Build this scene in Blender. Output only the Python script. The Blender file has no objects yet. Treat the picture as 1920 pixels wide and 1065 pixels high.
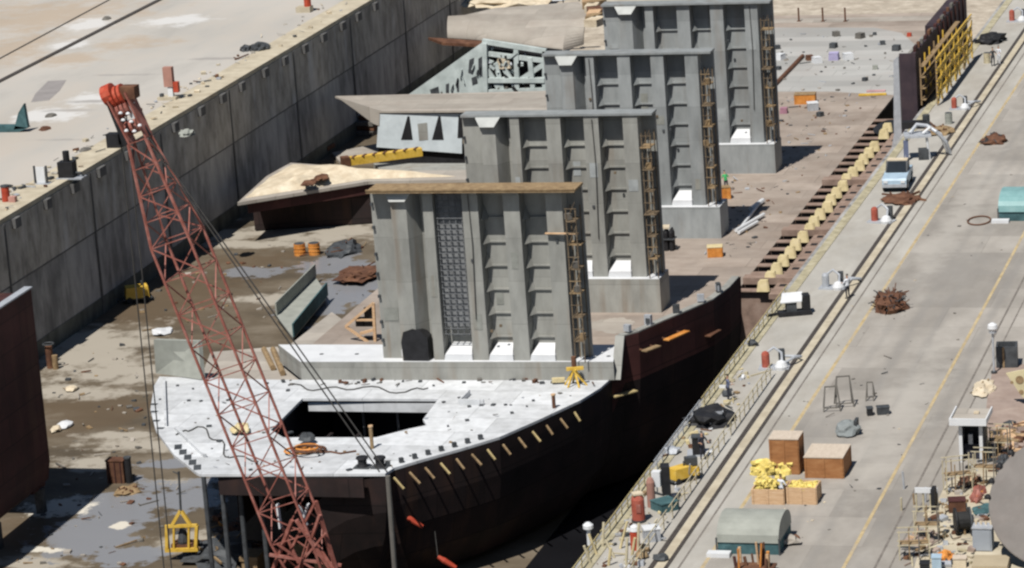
import bpy, bmesh, math, random
from mathutils import Vector, Matrix, noise
random.seed(7)
R = random.random
def U(a, b): return a + (b - a) * random.random()
scn = bpy.context.scene
COL = scn.collection
# ------------------------------------------------------------------ camera model
MR = Vector((0.957915, -0.286982, 0.0))
CAMP = Vector((49.66, -234.24, 63.0))
yaw, pitch, roll, FPX = -0.29115398, 0.25115035, -0.07242530, 6500.0
cp, sp = math.cos(pitch), math.sin(pitch)
FW = Vector((math.sin(yaw) * cp, math.cos(yaw) * cp, -sp))
r0 = Vector((math.cos(yaw), -math.sin(yaw), 0)); u0 = r0.cross(FW)
cr, sr = math.cos(roll), math.sin(roll)
RT = r0 * cr + u0 * sr
UP = -r0 * sr + u0 * cr
def ray(px, py): return RT * ((px - 960) / FPX) + UP * (-(py - 532.5) / FPX) + FW
def at(px, py, z=0.0):
    d = ray(px, py); return CAMP + d * ((z - CAMP.z) / d.z)
def atX(px, py, X):
    d = ray(px, py); return CAMP + d * ((X - CAMP.x) / d.x)
def atY(px, py, Y):
    d = ray(px, py); return CAMP + d * ((Y - CAMP.y) / d.y)
# ------------------------------------------------------------------ materials
MATS = {}
def mat(name, col, col2=None, rough=.8, var=.25, scale=.6, stretch=(1, 1, 1), metal=0., detail=6, bump=0., spec=.3, stain=0., stainscale=.15, staincol=None, seam=None, streak=None, patches=None):
    if name in MATS: return MATS[name]
    m = bpy.data.materials.new(name); m.use_nodes = True
    nt = m.node_tree; N = nt.nodes; L = nt.links
    b = N['Principled BSDF']
    b.inputs['Roughness'].default_value = rough; b.inputs['Metallic'].default_value = metal
    b.inputs['Specular IOR Level'].default_value = spec
    geo = N.new('ShaderNodeNewGeometry')
    mp = N.new('ShaderNodeMapping'); mp.inputs['Scale'].default_value = stretch
    L.new(geo.outputs['Position'], mp.inputs['Vector'])
    n1 = N.new('ShaderNodeTexNoise'); n1.inputs['Scale'].default_value = scale
    n1.inputs['Detail'].default_value = detail; n1.inputs['Roughness'].default_value = .62
    L.new(mp.outputs[0], n1.inputs['Vector'])
    rmp = N.new('ShaderNodeValToRGB')
    c2 = col2 or tuple(min(1, c * (1 + var)) for c in col)
    lo = tuple(c * (1 - var) for c in col)
    e = rmp.color_ramp.elements
    e[0].position = .30; e[0].color = (*lo, 1); e[1].position = .72; e[1].color = (*c2, 1)
    k = e.new(.5); k.color = (*col, 1)
    L.new(n1.outputs['Fac'], rmp.inputs['Fac'])
    out = rmp.outputs['Color']
    if stain > 0:
        n2 = N.new('ShaderNodeTexNoise'); n2.inputs['Scale'].default_value = stainscale
        n2.inputs['Detail'].default_value = 8; n2.inputs['Roughness'].default_value = .7
        L.new(mp.outputs[0], n2.inputs['Vector'])
        r2 = N.new('ShaderNodeValToRGB'); r2.color_ramp.elements[0].position = .46; r2.color_ramp.elements[1].position = .64
        L.new(n2.outputs['Fac'], r2.inputs['Fac'])
        mul = N.new('ShaderNodeMath'); mul.operation = 'MULTIPLY'; mul.inputs[1].default_value = stain
        L.new(r2.outputs['Color'], mul.inputs[0])
        mx = N.new('ShaderNodeMixRGB'); mx.inputs['Color2'].default_value = (*(staincol or tuple(c * .45 for c in col)), 1)
        L.new(mul.outputs[0], mx.inputs['Fac']); L.new(out, mx.inputs['Color1'])
        out = mx.outputs['Color']
    rough_out = None
    if streak:
        col_s, amt, sc_ = streak
        ms = N.new('ShaderNodeMapping'); ms.inputs['Scale'].default_value = (1, 1, .06); L.new(geo.outputs['Position'], ms.inputs['Vector'])
        ns = N.new('ShaderNodeTexNoise'); ns.inputs['Scale'].default_value = sc_; ns.inputs['Detail'].default_value = 5; L.new(ms.outputs[0], ns.inputs['Vector'])
        nb = N.new('ShaderNodeTexNoise'); nb.inputs['Scale'].default_value = .18; nb.inputs['Detail'].default_value = 4; L.new(geo.outputs['Position'], nb.inputs['Vector'])
        r1 = N.new('ShaderNodeMapRange'); r1.inputs['From Min'].default_value = .52; r1.inputs['From Max'].default_value = .70; L.new(ns.outputs['Fac'], r1.inputs['Value'])
        r2_ = N.new('ShaderNodeMapRange'); r2_.inputs['From Min'].default_value = .42; r2_.inputs['From Max'].default_value = .62; L.new(nb.outputs['Fac'], r2_.inputs['Value'])
        mm = N.new('ShaderNodeMath'); mm.operation = 'MULTIPLY'; L.new(r1.outputs[0], mm.inputs[0]); L.new(r2_.outputs[0], mm.inputs[1])
        m3 = N.new('ShaderNodeMath'); m3.operation = 'MULTIPLY'; m3.inputs[1].default_value = amt; L.new(mm.outputs[0], m3.inputs[0])
        mx = N.new('ShaderNodeMixRGB'); mx.inputs['Color2'].default_value = (*col_s, 1); L.new(m3.outputs[0], mx.inputs['Fac']); L.new(out, mx.inputs['Color1']); out = mx.outputs['Color']
    if seam:
        mode, bw, bh, ms_, dark = seam
        sp = N.new('ShaderNodeSeparateXYZ'); L.new(geo.outputs['Position'], sp.inputs[0])
        cb_ = N.new('ShaderNodeCombineXYZ')
        if mode == 'floor': L.new(sp.outputs['X'], cb_.inputs['X']); L.new(sp.outputs['Y'], cb_.inputs['Y'])
        else:
            ad = N.new('ShaderNodeMath'); ad.operation = 'ADD'; L.new(sp.outputs['X'], ad.inputs[0]); L.new(sp.outputs['Y'], ad.inputs[1])
            L.new(ad.outputs[0], cb_.inputs['X']); L.new(sp.outputs['Z'], cb_.inputs['Y'])
        bt = N.new('ShaderNodeTexBrick'); bt.inputs['Scale'].default_value = 1.0; bt.inputs['Brick Width'].default_value = bw; bt.inputs['Row Height'].default_value = bh
        bt.inputs['Mortar Size'].default_value = ms_; bt.inputs['Mortar Smooth'].default_value = .3; bt.offset = .37
        bt.inputs['Color1'].default_value = (.86, .86, .86, 1); bt.inputs['Color2'].default_value = (1.1, 1.1, 1.1, 1); bt.inputs['Mortar'].default_value = (dark, dark, dark, 1)
        L.new(cb_.outputs[0], bt.inputs['Vector'])
        mx = N.new('ShaderNodeMixRGB'); mx.blend_type = 'MULTIPLY'; mx.inputs['Fac'].default_value = 1; L.new(out, mx.inputs['Color1']); L.new(bt.outputs['Color'], mx.inputs['Color2']); out = mx.outputs['Color']
    if patches:
        ng = N.new('ShaderNodeTexNoise'); ng.inputs['Scale'].default_value = .3; ng.inputs['Detail'].default_value = 9; ng.inputs['Roughness'].default_value = .68; L.new(geo.outputs['Position'], ng.inputs['Vector'])
        nl = N.new('ShaderNodeMapRange'); nl.inputs['To Min'].default_value = -.95; nl.inputs['To Max'].default_value = 1.15; nl.inputs['From Min'].default_value = .25; nl.inputs['From Max'].default_value = .75; L.new(ng.outputs['Fac'], nl.inputs['Value'])
        rough_in = None
        for col_p, blobs, amt, rg, soft in patches:
            prev = None
            for (cx, cy, ax, ay, rot) in blobs:
                pm = N.new('ShaderNodeMapping'); pm.vector_type = 'TEXTURE'; pm.inputs['Location'].default_value = (cx, cy, 0); pm.inputs['Rotation'].default_value = (0, 0, rot); pm.inputs['Scale'].default_value = (ax, ay, 1000)
                L.new(geo.outputs['Position'], pm.inputs['Vector'])
                ln = N.new('ShaderNodeVectorMath'); ln.operation = 'LENGTH'; L.new(pm.outputs[0], ln.inputs[0])
                if prev is None: prev = ln.outputs['Value']
                else:
                    mn = N.new('ShaderNodeMath'); mn.operation = 'MINIMUM'; L.new(prev, mn.inputs[0]); L.new(ln.outputs['Value'], mn.inputs[1]); prev = mn.outputs[0]
            ad = N.new('ShaderNodeMath'); ad.operation = 'ADD'; L.new(prev, ad.inputs[0]); L.new(nl.outputs[0], ad.inputs[1])
            rr_ = N.new('ShaderNodeMapRange'); rr_.inputs['From Min'].default_value = 1 + soft; rr_.inputs['From Max'].default_value = 1 - soft; rr_.inputs['To Min'].default_value = 0; rr_.inputs['To Max'].default_value = amt
            L.new(ad.outputs[0], rr_.inputs['Value'])
            mx = N.new('ShaderNodeMixRGB'); mx.inputs['Color2'].default_value = (*col_p, 1); L.new(rr_.outputs[0], mx.inputs['Fac']); L.new(out, mx.inputs['Color1']); out = mx.outputs['Color']
            if rg is not None:
                mr = N.new('ShaderNodeMix'); mr.data_type = 'FLOAT'; mr.inputs[3].default_value = rg; L.new(rr_.outputs[0], mr.inputs[0])
                if rough_out is None: mr.inputs[2].default_value = rough
                else: L.new(rough_out, mr.inputs[2])
                rough_out = mr.outputs[0]
    if rough_out is not None: L.new(rough_out, b.inputs['Roughness'])
    L.new(out, b.inputs['Base Color'])
    if bump > 0:
        bp = N.new('ShaderNodeBump'); bp.inputs['Strength'].default_value = bump; bp.inputs['Distance'].default_value = .08
        L.new(n1.outputs['Fac'], bp.inputs['Height']); L.new(bp.outputs[0], b.inputs['Normal'])
    MATS[name] = m; return m
def water_mat(name, col, rough=.08):
    m = mat(name, col, var=.25, scale=.5, rough=rough, spec=.6, stain=.5, stainscale=.25); return m
quayR = mat('quay_concrete', (.342, .314, .278), (.415, .386, .346), var=.24, scale=.3, stretch=(1, .45, 1), stain=.45, stainscale=.12, seam=('floor', 7.5, 5.0, .05, .86), patches=[((.25, .235, .215), [(10.5, -20, .35, 60, .0), (12.2, -20, .3, 60, .01), (9.3, 30, .3, 50, -.01), (15.4, 20, .3, 70, 0), (19, 40, 3, 9, .2), (11, 5, 2, 6, 0), (8.6, -34, 1.5, 4, 0)], .55, None, .6), ((.44, .41, .365), [(13, -30, 1.6, 14, 0), (9, 20, 1.2, 16, 0), (21, 10, 3, 20, 0), (18, 70, 4, 20, 0)], .6, None, .5)], staincol=(.24, .22, .195), detail=9)
quayS = mat('quay_pale_concrete', (.41, .39, .35), (.48, .46, .415), var=.16, scale=.35, stretch=(1, .4, 1), stain=.4, stainscale=.2, staincol=(.27, .235, .19), detail=9)
QLb = lambda l: pxb_(l)
def pxb_(lst):
    o = []
    for (px, py, a, b) in lst:
        c = at(px, py, 0); e = at(px + a, py, 0) - c; f = at(px, py - b, 0) - c; o.append((c.x, c.y, max(.4, e.length), max(.4, abs(f.y)), 0.0))
    return o
quayL = mat('sandy_quay', (.455, .43, .39), (.55, .525, .485), var=.16, scale=.12, stretch=(1.4, .45, 1), stain=.45, stainscale=.06, staincol=(.37, .30, .225), detail=10,
    patches=[((.41, .32, .23), pxb_(((90, 30, 140, 30), (30, 90, 60, 30), (130, 110, 60, 12), (250, 80, 60, 10))), .7, None, .5), ((.60, .59, .57), pxb_(((165, 45, 40, 12), (90, 215, 60, 14), (180, 185, 60, 10), (330, 40, 60, 10), (120, 85, 40, 8))), .9, None, .3), ((.30, .28, .26), pxb_(((170, 190, 45, 2.5), (130, 207, 40, 2.5), (120, 262, 50, 2), (240, 140, 50, 1.6), (400, 110, 50, 2), (190, 290, 40, 1.6))), .8, None, .5)])
apron = mat('quay_apron', (.50, .44, .33), (.58, .52, .40), var=.2, scale=.6, stain=.4, stainscale=.4, staincol=(.3, .24, .16))
def pxb(lst, z): 
    o = []
    for (px, py, a, b) in lst:
        c = at(px, py, z); e = at(px + a, py, z) - c; f = at(px, py - b, z) - c
        o.append((c.x, c.y, max(.4, e.length), max(.4, abs(f.y)), 0.0))
    return o
silt = pxb(((190, 660, 110, 45), (130, 735, 120, 14), (215, 700, 120, 22), (270, 835, 130, 13), (600, 432, 160, 24), (160, 868, 70, 14), (60, 1056, 90, 14), (140, 640, 80, 30), (420, 440, 70, 14), (470, 458, 90, 8), (350, 1015, 60, 22), (215, 816, 60, 8), (330, 905, 50, 10), (500, 560, 60, 10)), -13.2)
white_silt = pxb(((118, 950, 58, 22), (225, 985, 20, 8), (70, 1030, 40, 6)), -13.2)
wet = pxb(((175, 1000, 100, 50), (330, 925, 90, 34), (640, 550, 70, 52), (620, 495, 70, 18), (215, 945, 85, 32), (470, 510, 70, 10), (300, 870, 60, 10), (240, 1040, 70, 20)), -13.2)
mud = pxb(((60, 1000, 70, 36), (180, 770, 120, 40), (330, 560, 120, 60), (215, 945, 20, 14), (480, 490, 90, 24)), -13.2)
floorM = mat('dock_floor', (.125, .098, .066), (.235, .198, .15), var=.5, scale=.2, stretch=(.55, 1.0, 1), stain=.6, stainscale=.13, staincol=(.12, .095, .065), detail=10, rough=.7,
    patches=[((.115, .082, .05), mud, .8, .6, .35), ((.43, .39, .325), silt, .8, None, .3), ((.245, .25, .265), wet, .92, .2, .12), ((.62, .58, .50), white_silt, 1, .7, .12)])
sandM = mat('pale_silt', (.46, .40, .32), (.58, .52, .43), var=.25, scale=.8, stain=.5, stainscale=.5, staincol=(.25, .2, .15))
waterM = water_mat('shallow_water', (.30, .305, .315), .35)
gapShadeM = water_mat('gap_shade_black', (.012, .012, .014), .12)  # near-black colour that stands in for shade beside the hull
wallL = mat('wall_lower_concrete', (.33, .325, .315), (.46, .45, .43), var=.5, scale=.9, stretch=(1, 1, .35), stain=.75, stainscale=.22, staincol=(.14, .14, .14), detail=10, streak=((.085, .085, .088), .75, 1.1), patches=[((.52, .515, .50), [(-70.4, 20 + 17 * k_, 400, 4, 0) for k_ in range(9)], .35, None, .6)])
wallU = mat('wall_upper_concrete', (.41, .385, .34), (.54, .51, .47), var=.45, scale=.9, stretch=(1, 1, .45), stain=.7, stainscale=.26, staincol=(.19, .18, .165), detail=10, streak=((.66, .68, .70), .6, .7))
jointM = mat('joint_dark', (.12, .118, .115), var=.3, scale=1)
railM = mat('rail_steel', (.065, .055, .048), var=.3, scale=2, rough=.6)
yellowpaint = mat('road_paint_yellow', (.48, .37, .20), (.56, .46, .28), var=.25, scale=1.2, stain=.6, stainscale=.5, staincol=(.34, .30, .25))
curbM = mat('crack_dark', (.19, .17, .15), var=.3, scale=1.5)
steelG = mat('grey_primer', (.30, .30, .275), (.36, .36, .33), var=.2, scale=1.1, stretch=(1, 1, .35), stain=.25, stainscale=.35, staincol=(.23, .22, .195), rough=.65, seam=('wall', 40, 3.1, .035, .8), streak=((.21, .16, .115), .75, 1.1))
steelG2 = mat('blue_grey_primer', (.285, .302, .302), (.345, .362, .362), var=.2, scale=1.1, stretch=(1, 1, .35), stain=.25, stainscale=.35, staincol=(.22, .23, .23), rough=.65, seam=('wall', 40, 2.8, .035, .82), streak=((.20, .165, .13), .6, 1.0))
steelD = mat('dark_primer', (.14, .13, .115), var=.25, scale=1)
white = mat('white_paint', (.62, .635, .65), (.70, .715, .73), var=.14, scale=1.3, stain=.4, stainscale=.7, staincol=(.36, .365, .36), rough=.55, seam=('floor', 5.5, 3.2, .045, .72), patches=None)
whitec = mat('clean_white', (.66, .67, .68), var=.08, scale=1, rough=.5)
shellShade = mat('shaded_shell_black', (.024, .015, .014), (.04, .022, .02), var=.5, scale=.35, stain=.4, stainscale=.3, staincol=(.012, .012, .013), rough=.8, seam=('wall', 5.5, 2.1, .05, .45), streak=((.07, .035, .022), .6, .9))  # near-black base holds the hull's shade; rust streaks are its own
rust = mat('red_primer', (.062, .022, .02), (.095, .034, .03), var=.35, scale=.25, stain=.6, stainscale=.2, staincol=(.04, .02, .018), rough=.75, seam=('wall', 5.5, 2.2, .05, .55), streak=((.12, .06, .04), .5, .9))
rustb = mat('rust_brown', (.13, .06, .035), (.22, .11, .06), var=.4, scale=1.2, stain=.4, stainscale=1)
tankM = mat('tank_top_primer', (.34, .285, .24), (.40, .34, .29), var=.18, scale=.35, stain=.45, stainscale=.18, staincol=(.205, .155, .12), detail=9, seam=('floor', 9, 2.9, .06, .8))
deckgrey = mat('grey_plate', (.39, .385, .365), (.44, .43, .41), var=.12, scale=.3, stain=.35, stainscale=.15, staincol=(.26, .235, .21), seam=('floor', 8, 2.6, .06, .84))
beige = mat('beige_plate', (.37, .335, .29), (.42, .385, .335), var=.12, scale=.5, stain=.3, stainscale=.3, staincol=(.30, .25, .21), seam=('floor', 7, 2.4, .06, .82))
sand = mat('blasting_sand', (.62, .53, .39), (.75, .67, .52), var=.22, scale=.9, stain=.35, stainscale=.6, staincol=(.42, .30, .18), bump=.6)
ribM = mat('frame_brown', (.27, .19, .15), (.34, .255, .21), var=.3, scale=1.2)
paleyel = mat('pale_yellow_paint', (.60, .50, .28), (.68, .58, .37), var=.2, scale=2)
cranered = mat('crane_red', (.30, .105, .08), (.42, .20, .165), var=.35, scale=1.5, rough=.55)
redM = mat('signal_red', (.42, .06, .03), (.5, .12, .07), var=.25, scale=2, rough=.5)
orange = mat('orange_paint', (.62, .24, .05), (.68, .34, .1), var=.3, scale=2, rough=.55)
yellow = mat('machine_yellow', (.66, .42, .06), (.72, .50, .12), var=.25, scale=2, rough=.5)
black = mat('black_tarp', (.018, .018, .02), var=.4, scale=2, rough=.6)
darkM = mat('dark_grey_steel', (.06, .065, .07), var=.4, scale=2, rough=.6)
cable = mat('cable_dark', (.05, .048, .045), var=.3, scale=3)
wood = mat('crate_wood', (.33, .145, .055), (.40, .20, .085), var=.22, scale=1.5, stretch=(1, 1, 4))
woodtop = mat('crate_top_wood', (.54, .455, .365), (.60, .52, .43), var=.12, scale=2, stretch=(4, 1, 1))
palewood = mat('pale_wood', (.58, .38, .22), (.66, .48, .31), var=.2, scale=2, stretch=(1, 1, 5))
plank = mat('scaffold_plank', (.27, .185, .10), (.37, .27, .15), var=.35, scale=2.5)
teal = mat('teal_tarp', (.20, .36, .36), (.27, .43, .43), var=.15, scale=1.2, rough=.5)
tealD = mat('dark_teal', (.05, .11, .12), (.08, .16, .17), var=.3, scale=1.5)
tentM = mat('grey_green_canvas', (.30, .31, .275), (.35, .36, .32), var=.15, scale=1, rough=.7)
bluegl = mat('pale_blue_paint', (.38, .50, .60), (.46, .58, .68), var=.15, scale=2, rough=.35)
glass = mat('dark_glass', (.02, .025, .03), var=.2, scale=1, rough=.12, spec=.6)
greenM = mat('bright_green', (.05, .36, .12), var=.2, scale=3)
skinM = mat('skin', (.45, .26, .17), var=.1, scale=6)
hairM = mat('hair_dark', (.03, .022, .018), var=.2, scale=9)
jean = mat('dark_trousers', (.03, .032, .045), var=.2, scale=6)
shirtw = mat('white_shirt', (.68, .70, .74), var=.08, scale=6)
pal0 = mat('dull_yellow', (.42, .33, .16), var=.3, scale=2)
headM = mat('pale_head_primer', (.47, .48, .46), var=.15, scale=1)
scafM = mat('scaffold_brown', (.15, .11, .07), (.24, .18, .11), var=.35, scale=3)
rubber = mat('rubber', (.025, .025, .025), var=.3, scale=3)
pinkish = mat('pinkish_ground', (.33, .255, .215), (.40, .32, .27), var=.2, scale=.8, stain=.4, stainscale=.5, staincol=(.25, .18, .14))
silver = mat('galvanised', (.45, .47, .50), (.53, .55, .58), var=.15, scale=2, rough=.45, metal=.2)
# ------------------------------------------------------------------ mesh builder
class MB:
    def __init__(s): s.v = []; s.f = []; s.mi = []; s.m = 0
    def add(s, vs, fs):
        o = len(s.v); s.v += [Vector(v) for v in vs]
        for f in fs: s.f.append([o + i for i in f]); s.mi.append(s.m)
        return s
    def box(s, c, d, rz=0., M=None, taper=1.):
        x, y, z = d[0] / 2, d[1] / 2, d[2] / 2
        m = M or Matrix.Rotation(rz, 3, 'Z')
        vs = []
        for k, t in ((-z, 1.), (z, taper)):
            for a, b in ((-x, -y), (x, -y), (x, y), (-x, y)): vs.append(Vector(c) + m @ Vector((a * t, b * t, k)))
        return s.add(vs, [(3, 2, 1, 0), (4, 5, 6, 7), (0, 1, 5, 4), (1, 2, 6, 5), (2, 3, 7, 6), (3, 0, 4, 7)])
    def b2(s, lo, hi):
        return s.box([(a + b) / 2 for a, b in zip(lo, hi)], [b - a for a, b in zip(lo, hi)])
    def prism(s, poly, ex):
        n = len(poly); p = [Vector(q) for q in poly]; e = Vector(ex)
        return s.add(p + [q + e for q in p], [tuple(range(n))[::-1], tuple(range(n, 2 * n))] + [(i, (i + 1) % n, n + (i + 1) % n, n + i) for i in range(n)])
    def bar(s, a, b, w, h=None):
        a = Vector(a); b = Vector(b); d = b - a; L = d.length
        if L < 1e-6: return s
        d /= L; h = h or w
        r = Vector((0, 0, 1)).cross(d)
        r = Vector((1, 0, 0)) if r.length < 1e-3 else r.normalized()
        u = d.cross(r)
        vs = [p + r * (i * w / 2) + u * (j * h / 2) for p in (a, b) for i, j in ((-1, -1), (1, -1), (1, 1), (-1, 1))]
        return s.add(vs, [(0, 1, 2, 3), (7, 6, 5, 4), (0, 4, 5, 1), (1, 5, 6, 2), (2, 6, 7, 3), (3, 7, 4, 0)])
    def tube(s, pts, r, n=6, caps=True):
        pts = [Vector(p) for p in pts]; vs = []; fs = []
        for i, p in enumerate(pts):
            d = (pts[min(i + 1, len(pts) - 1)] - pts[max(i - 1, 0)]).normalized()
            a = d.cross(Vector((0, 0, 1)))
            a = Vector((1, 0, 0)) if a.length < 1e-3 else a.normalized()
            b = d.cross(a); rr = r[i] if isinstance(r, (list, tuple)) else r
            vs += [p + (a * math.cos(t * 2 * math.pi / n) + b * math.sin(t * 2 * math.pi / n)) * rr for t in range(n)]
        for i in range(len(pts) - 1):
            for t in range(n): fs.append((i * n + t, i * n + (t + 1) % n, (i + 1) * n + (t + 1) % n, (i + 1) * n + t))
        if caps: fs.append(tuple(range(n))[::-1]); fs.append(tuple(range((len(pts) - 1) * n, len(pts) * n)))
        return s.add(vs, fs)
    def cyl(s, c, r, h, n=14, r2=None):
        c = Vector(c); return s.tube([c, c + Vector((0, 0, h))], [r, r if r2 is None else r2], n)
    def lathe(s, c, prof, n=16):
        c = Vector(c); vs = []; fs = []
        for r, z in prof: vs += [c + Vector((r * math.cos(t * 2 * math.pi / n), r * math.sin(t * 2 * math.pi / n), z)) for t in range(n)]
        for i in range(len(prof) - 1):
            for t in range(n): fs.append((i * n + t, i * n + (t + 1) % n, (i + 1) * n + (t + 1) % n, (i + 1) * n + t))
        fs.append(tuple(range(n))[::-1]); fs.append(tuple(range((len(prof) - 1) * n, len(prof) * n)))
        return s.add(vs, fs)
    def blob(s, c, rad, seed=0, amp=.35, sub=3, fl=.0, freq=1.6):
        bm = bmesh.new(); bmesh.ops.create_icosphere(bm, subdivisions=sub, radius=1)
        vs = []
        for v in bm.verts:
            p = v.co.copy(); k = 1 + amp * noise.noise(p * freq + Vector((seed * 7.1, seed * 3.3, 1))) + amp * .5 * noise.noise(p * freq * 2.7 + Vector((seed, 9, 2)))
            q = Vector((p.x * rad[0] * k, p.y * rad[1] * k, p.z * rad[2] * k))
            if q.z < -fl * rad[2]: q.z = -fl * rad[2]
            vs.append(Vector(c) + q)
        fs = [[v.index for v in f.verts] for f in bm.faces]; bm.free()
        return s.add(vs, fs)
    def ring(s, c, R_, r, n=24, k=6, sx=1., sy=1.):
        pts = [Vector(c) + Vector((R_ * sx * math.cos(t * 2 * math.pi / n), R_ * sy * math.sin(t * 2 * math.pi / n), 0)) for t in range(n + 1)]
        return s.tube(pts, r, k, False)
    def build(s, name, mats, parent=None, loc=None, smooth=False, local=False, rz=0.):
        me = bpy.data.meshes.new(name)
        if local: o0 = Vector((0, 0, 0))
        elif parent is not None: o0 = wloc(parent)
        else:
            if loc is None:
                n = max(1, len(s.v)); loc = (sum(v.x for v in s.v) / n, sum(v.y for v in s.v) / n, min(v.z for v in s.v))
            o0 = Vector(loc)
        me.from_pydata([v - o0 for v in s.v], [], s.f)
        for m in (mats if isinstance(mats, (list, tuple)) else [mats]): me.materials.append(m)
        for p, i in zip(me.polygons, s.mi): p.material_index = i; p.use_smooth = smooth
        bm = bmesh.new(); bm.from_mesh(me); bmesh.ops.recalc_face_normals(bm, faces=bm.faces); bm.to_mesh(me); bm.free()
        o = bpy.data.objects.new(name, me); COL.objects.link(o)
        if parent is not None: o.parent = parent
        else: o.location = loc
        o.rotation_euler = (0, 0, rz)
        return o
def wloc(o):
    p = Vector((0, 0, 0))
    while o is not None: p = p + o.location; o = o.parent
    return p
def tag(o, label, cat, group=None):
    o['label'] = label; o['category'] = cat
    if group: o['group'] = group
    return o
def struct(o, kind='structure'): o['kind'] = kind; return o
def thing(name, label, cat, loc, rz=0., group=None):
    o = bpy.data.objects.new(name, None); COL.objects.link(o); o.empty_display_size = .3
    o.location = loc; o.rotation_euler = (0, 0, rz)
    return tag(o, label, cat, group)
def dup(root, loc, label, rz=None):
    r = root.copy(); COL.objects.link(r); r.location = loc; r['label'] = label
    if rz is not None: r.rotation_euler = (0, 0, rz)
    for ch in list(root.children):
        c = ch.copy(); COL.objects.link(c); c.parent = r
        for g in list(ch.children):
            d = g.copy(); COL.objects.link(d); d.parent = c
    return r
zF, zT, zS, zD, zR = -13.2, -5.3, -2.65, -4.0, -1.33
XL = -70.36
# ------------------------------------------------------------------ setting
struct(MB().b2((XL - 30, -260, zF - .5), (0, 520, zF)).build('dock_floor', floorM))
struct(MB().b2((7.0, -320, -.4), (420, 620, 0)).build('quay', quayR))
struct(MB().b2((0, -320, -.4), (7.0, 620, 0)).build('quay', quayS))
struct(MB().b2((XL - 520, -320, -.4), (XL - 3.2, 620, 0)).build('quay', quayL))
struct(MB().b2((XL - 3.2, -320, -.4), (XL, 620, .03)).build('quay', apron))
def sheet(name, pts, z, m, h=.004, kind='structure'):
    mb = MB(); mb.prism([(p[0], p[1], z) for p in pts], (0, 0, h)); return struct(mb.build(name, m), kind)
def splat(name, px, py, rx, ry, z, m, seed, n=120, h=.006):
    c = at(px, py, z); e = at(px + rx, py, z) - c; f = at(px, py - ry, z) - c
    pts = []
    for i in range(n):
        t = i * 2 * math.pi / n; k = 1 + .55 * noise.noise(Vector((math.cos(t) * 1.7, math.sin(t) * 1.7, seed * 3.7))) + .22 * noise.noise(Vector((math.cos(t) * 4, math.sin(t) * 4, seed * 1.7))) + .1 * noise.noise(Vector((math.cos(t) * 11, math.sin(t) * 11, seed * 1.1)))
        p = c + e * (math.cos(t) * k) + f * (math.sin(t) * k); pts.append((p.x, p.y))
    return sheet(name, pts, z, m, h)
# left dock wall
wl = thing('dock_wall', 'tall stained concrete dock wall in shade along the left side of the basin', 'wall', (XL, 40, zF))
zc = -5.7
MB().b2((XL - 2, -260, zF), (XL, 520, zc)).build('wall_face', wallL, wl)
MB().b2((XL - 2, -260, zc), (XL + .06, 520, -.42)).build('upper_wall_face', wallU, wl)
MB().b2((XL, -260, zF), (XL + .05, 520, zF + 1.5)).build('foot_band', mat('foot_band_dark', (.10, .105, .09), (.16, .165, .15), var=.5, scale=.8, stretch=(1, 1, .5)), wl)  # darker band along the foot of the wall
MB().b2((XL, -260, zc - .12), (XL + .08, 520, zc)).build('construction_joint', jointM, wl)
for y in (3, 21.5, 40, 57, 75.3, 94.3, 112.8, 131.7, 149, 167):
    MB().b2((XL + .06, y - .13, zF), (XL + .12, y + .13, -.45)).build('vertical_joint', jointM, wl)
for i in range(26):
    y = 12 + i * 6.1 + U(-.6, .6)
    MB().b2((XL + .06, y - U(.5, .8), -1.25), (XL + .4, y + U(.5, .8), -.42)).build('fender', jointM, wl)
wr = thing('dock_wall', 'dark shaded concrete dock wall below the right quay edge', 'wall', (-.2, -40, zF))
MB().b2((-.6, -260, zF), (-.02, 520, -.42)).build('wall_face', wallL, wr)
# pale silt and puddles on the dock floor (left side)
sheet('silt_patch', [(-71, 136.5), (-1, 136.5), (-1, 330), (-71, 330)], zF + .004, sandM, .006)
# left quay crane rails and long marks
def strip(name, label, p0, p1, w, m, h=.05, ext=(0, 0), cat='rail'):
    a = at(*p0); b = at(*p1); d = (b - a).normalized(); a = a - d * ext[0]; b = b + d * ext[1]
    o = MB().bar(a + Vector((0, 0, h / 2)), b + Vector((0, 0, h / 2)), w, h).build(name, m)
    return o
tag(strip('crane_rail', '', (0, 153), (300, 0), .55, railM, .12, (200, 200)), 'dark crane rail crossing the sandy left quay, nearer to the dock', 'rail', 'crane rails')
tag(strip('crane_rail', '', (0, 110), (190, 8), .22, railM, .06, (200, 200)), 'thin faint rail on the left quay farthest from the dock', 'rail', 'crane rails')
# right quay rails
for X, w, lab in ((4.02, .28, 'wider dark crane rail on the right quay on the side toward the dock'), (4.86, .2, 'narrower dark crane rail on the right quay beside the paved road')):
    tag(MB().b2((X - w / 2, -300, 0), (X + w / 2, 500, .05)).build('crane_rail', railM), lab, 'rail', 'crane rails')
struct(MB().b2((4.2, -300, 0), (4.72, 500, .012)).build('rail_bed', apron))
for X, w in ((5.55, .12), (16.3, .14), (17.1, .10)):
    struct(MB().b2((X - w / 2, -300, 0), (X + w / 2, 500, .008)).build('road_joint', curbM))
for X, w in ((6.85, .22), (14.6, .2)):
    struct(MB().b2((X - w / 2, -300, 0), (X + w / 2, 500, .01)).build('road_line', yellowpaint))
sheet('yard', [at(*p, 0) for p in ((1862, 688), (1960, 680), (1960, 880), (1868, 868), (1846, 800), (1852, 740))], .002, pinkish, .01)
sheet('yard', [at(*p, 0) for p in ((1700, 1120), (1735, 985), (1775, 905), (1850, 870), (1960, 880), (1960, 1120))], .0025, apron, .012)
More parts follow.
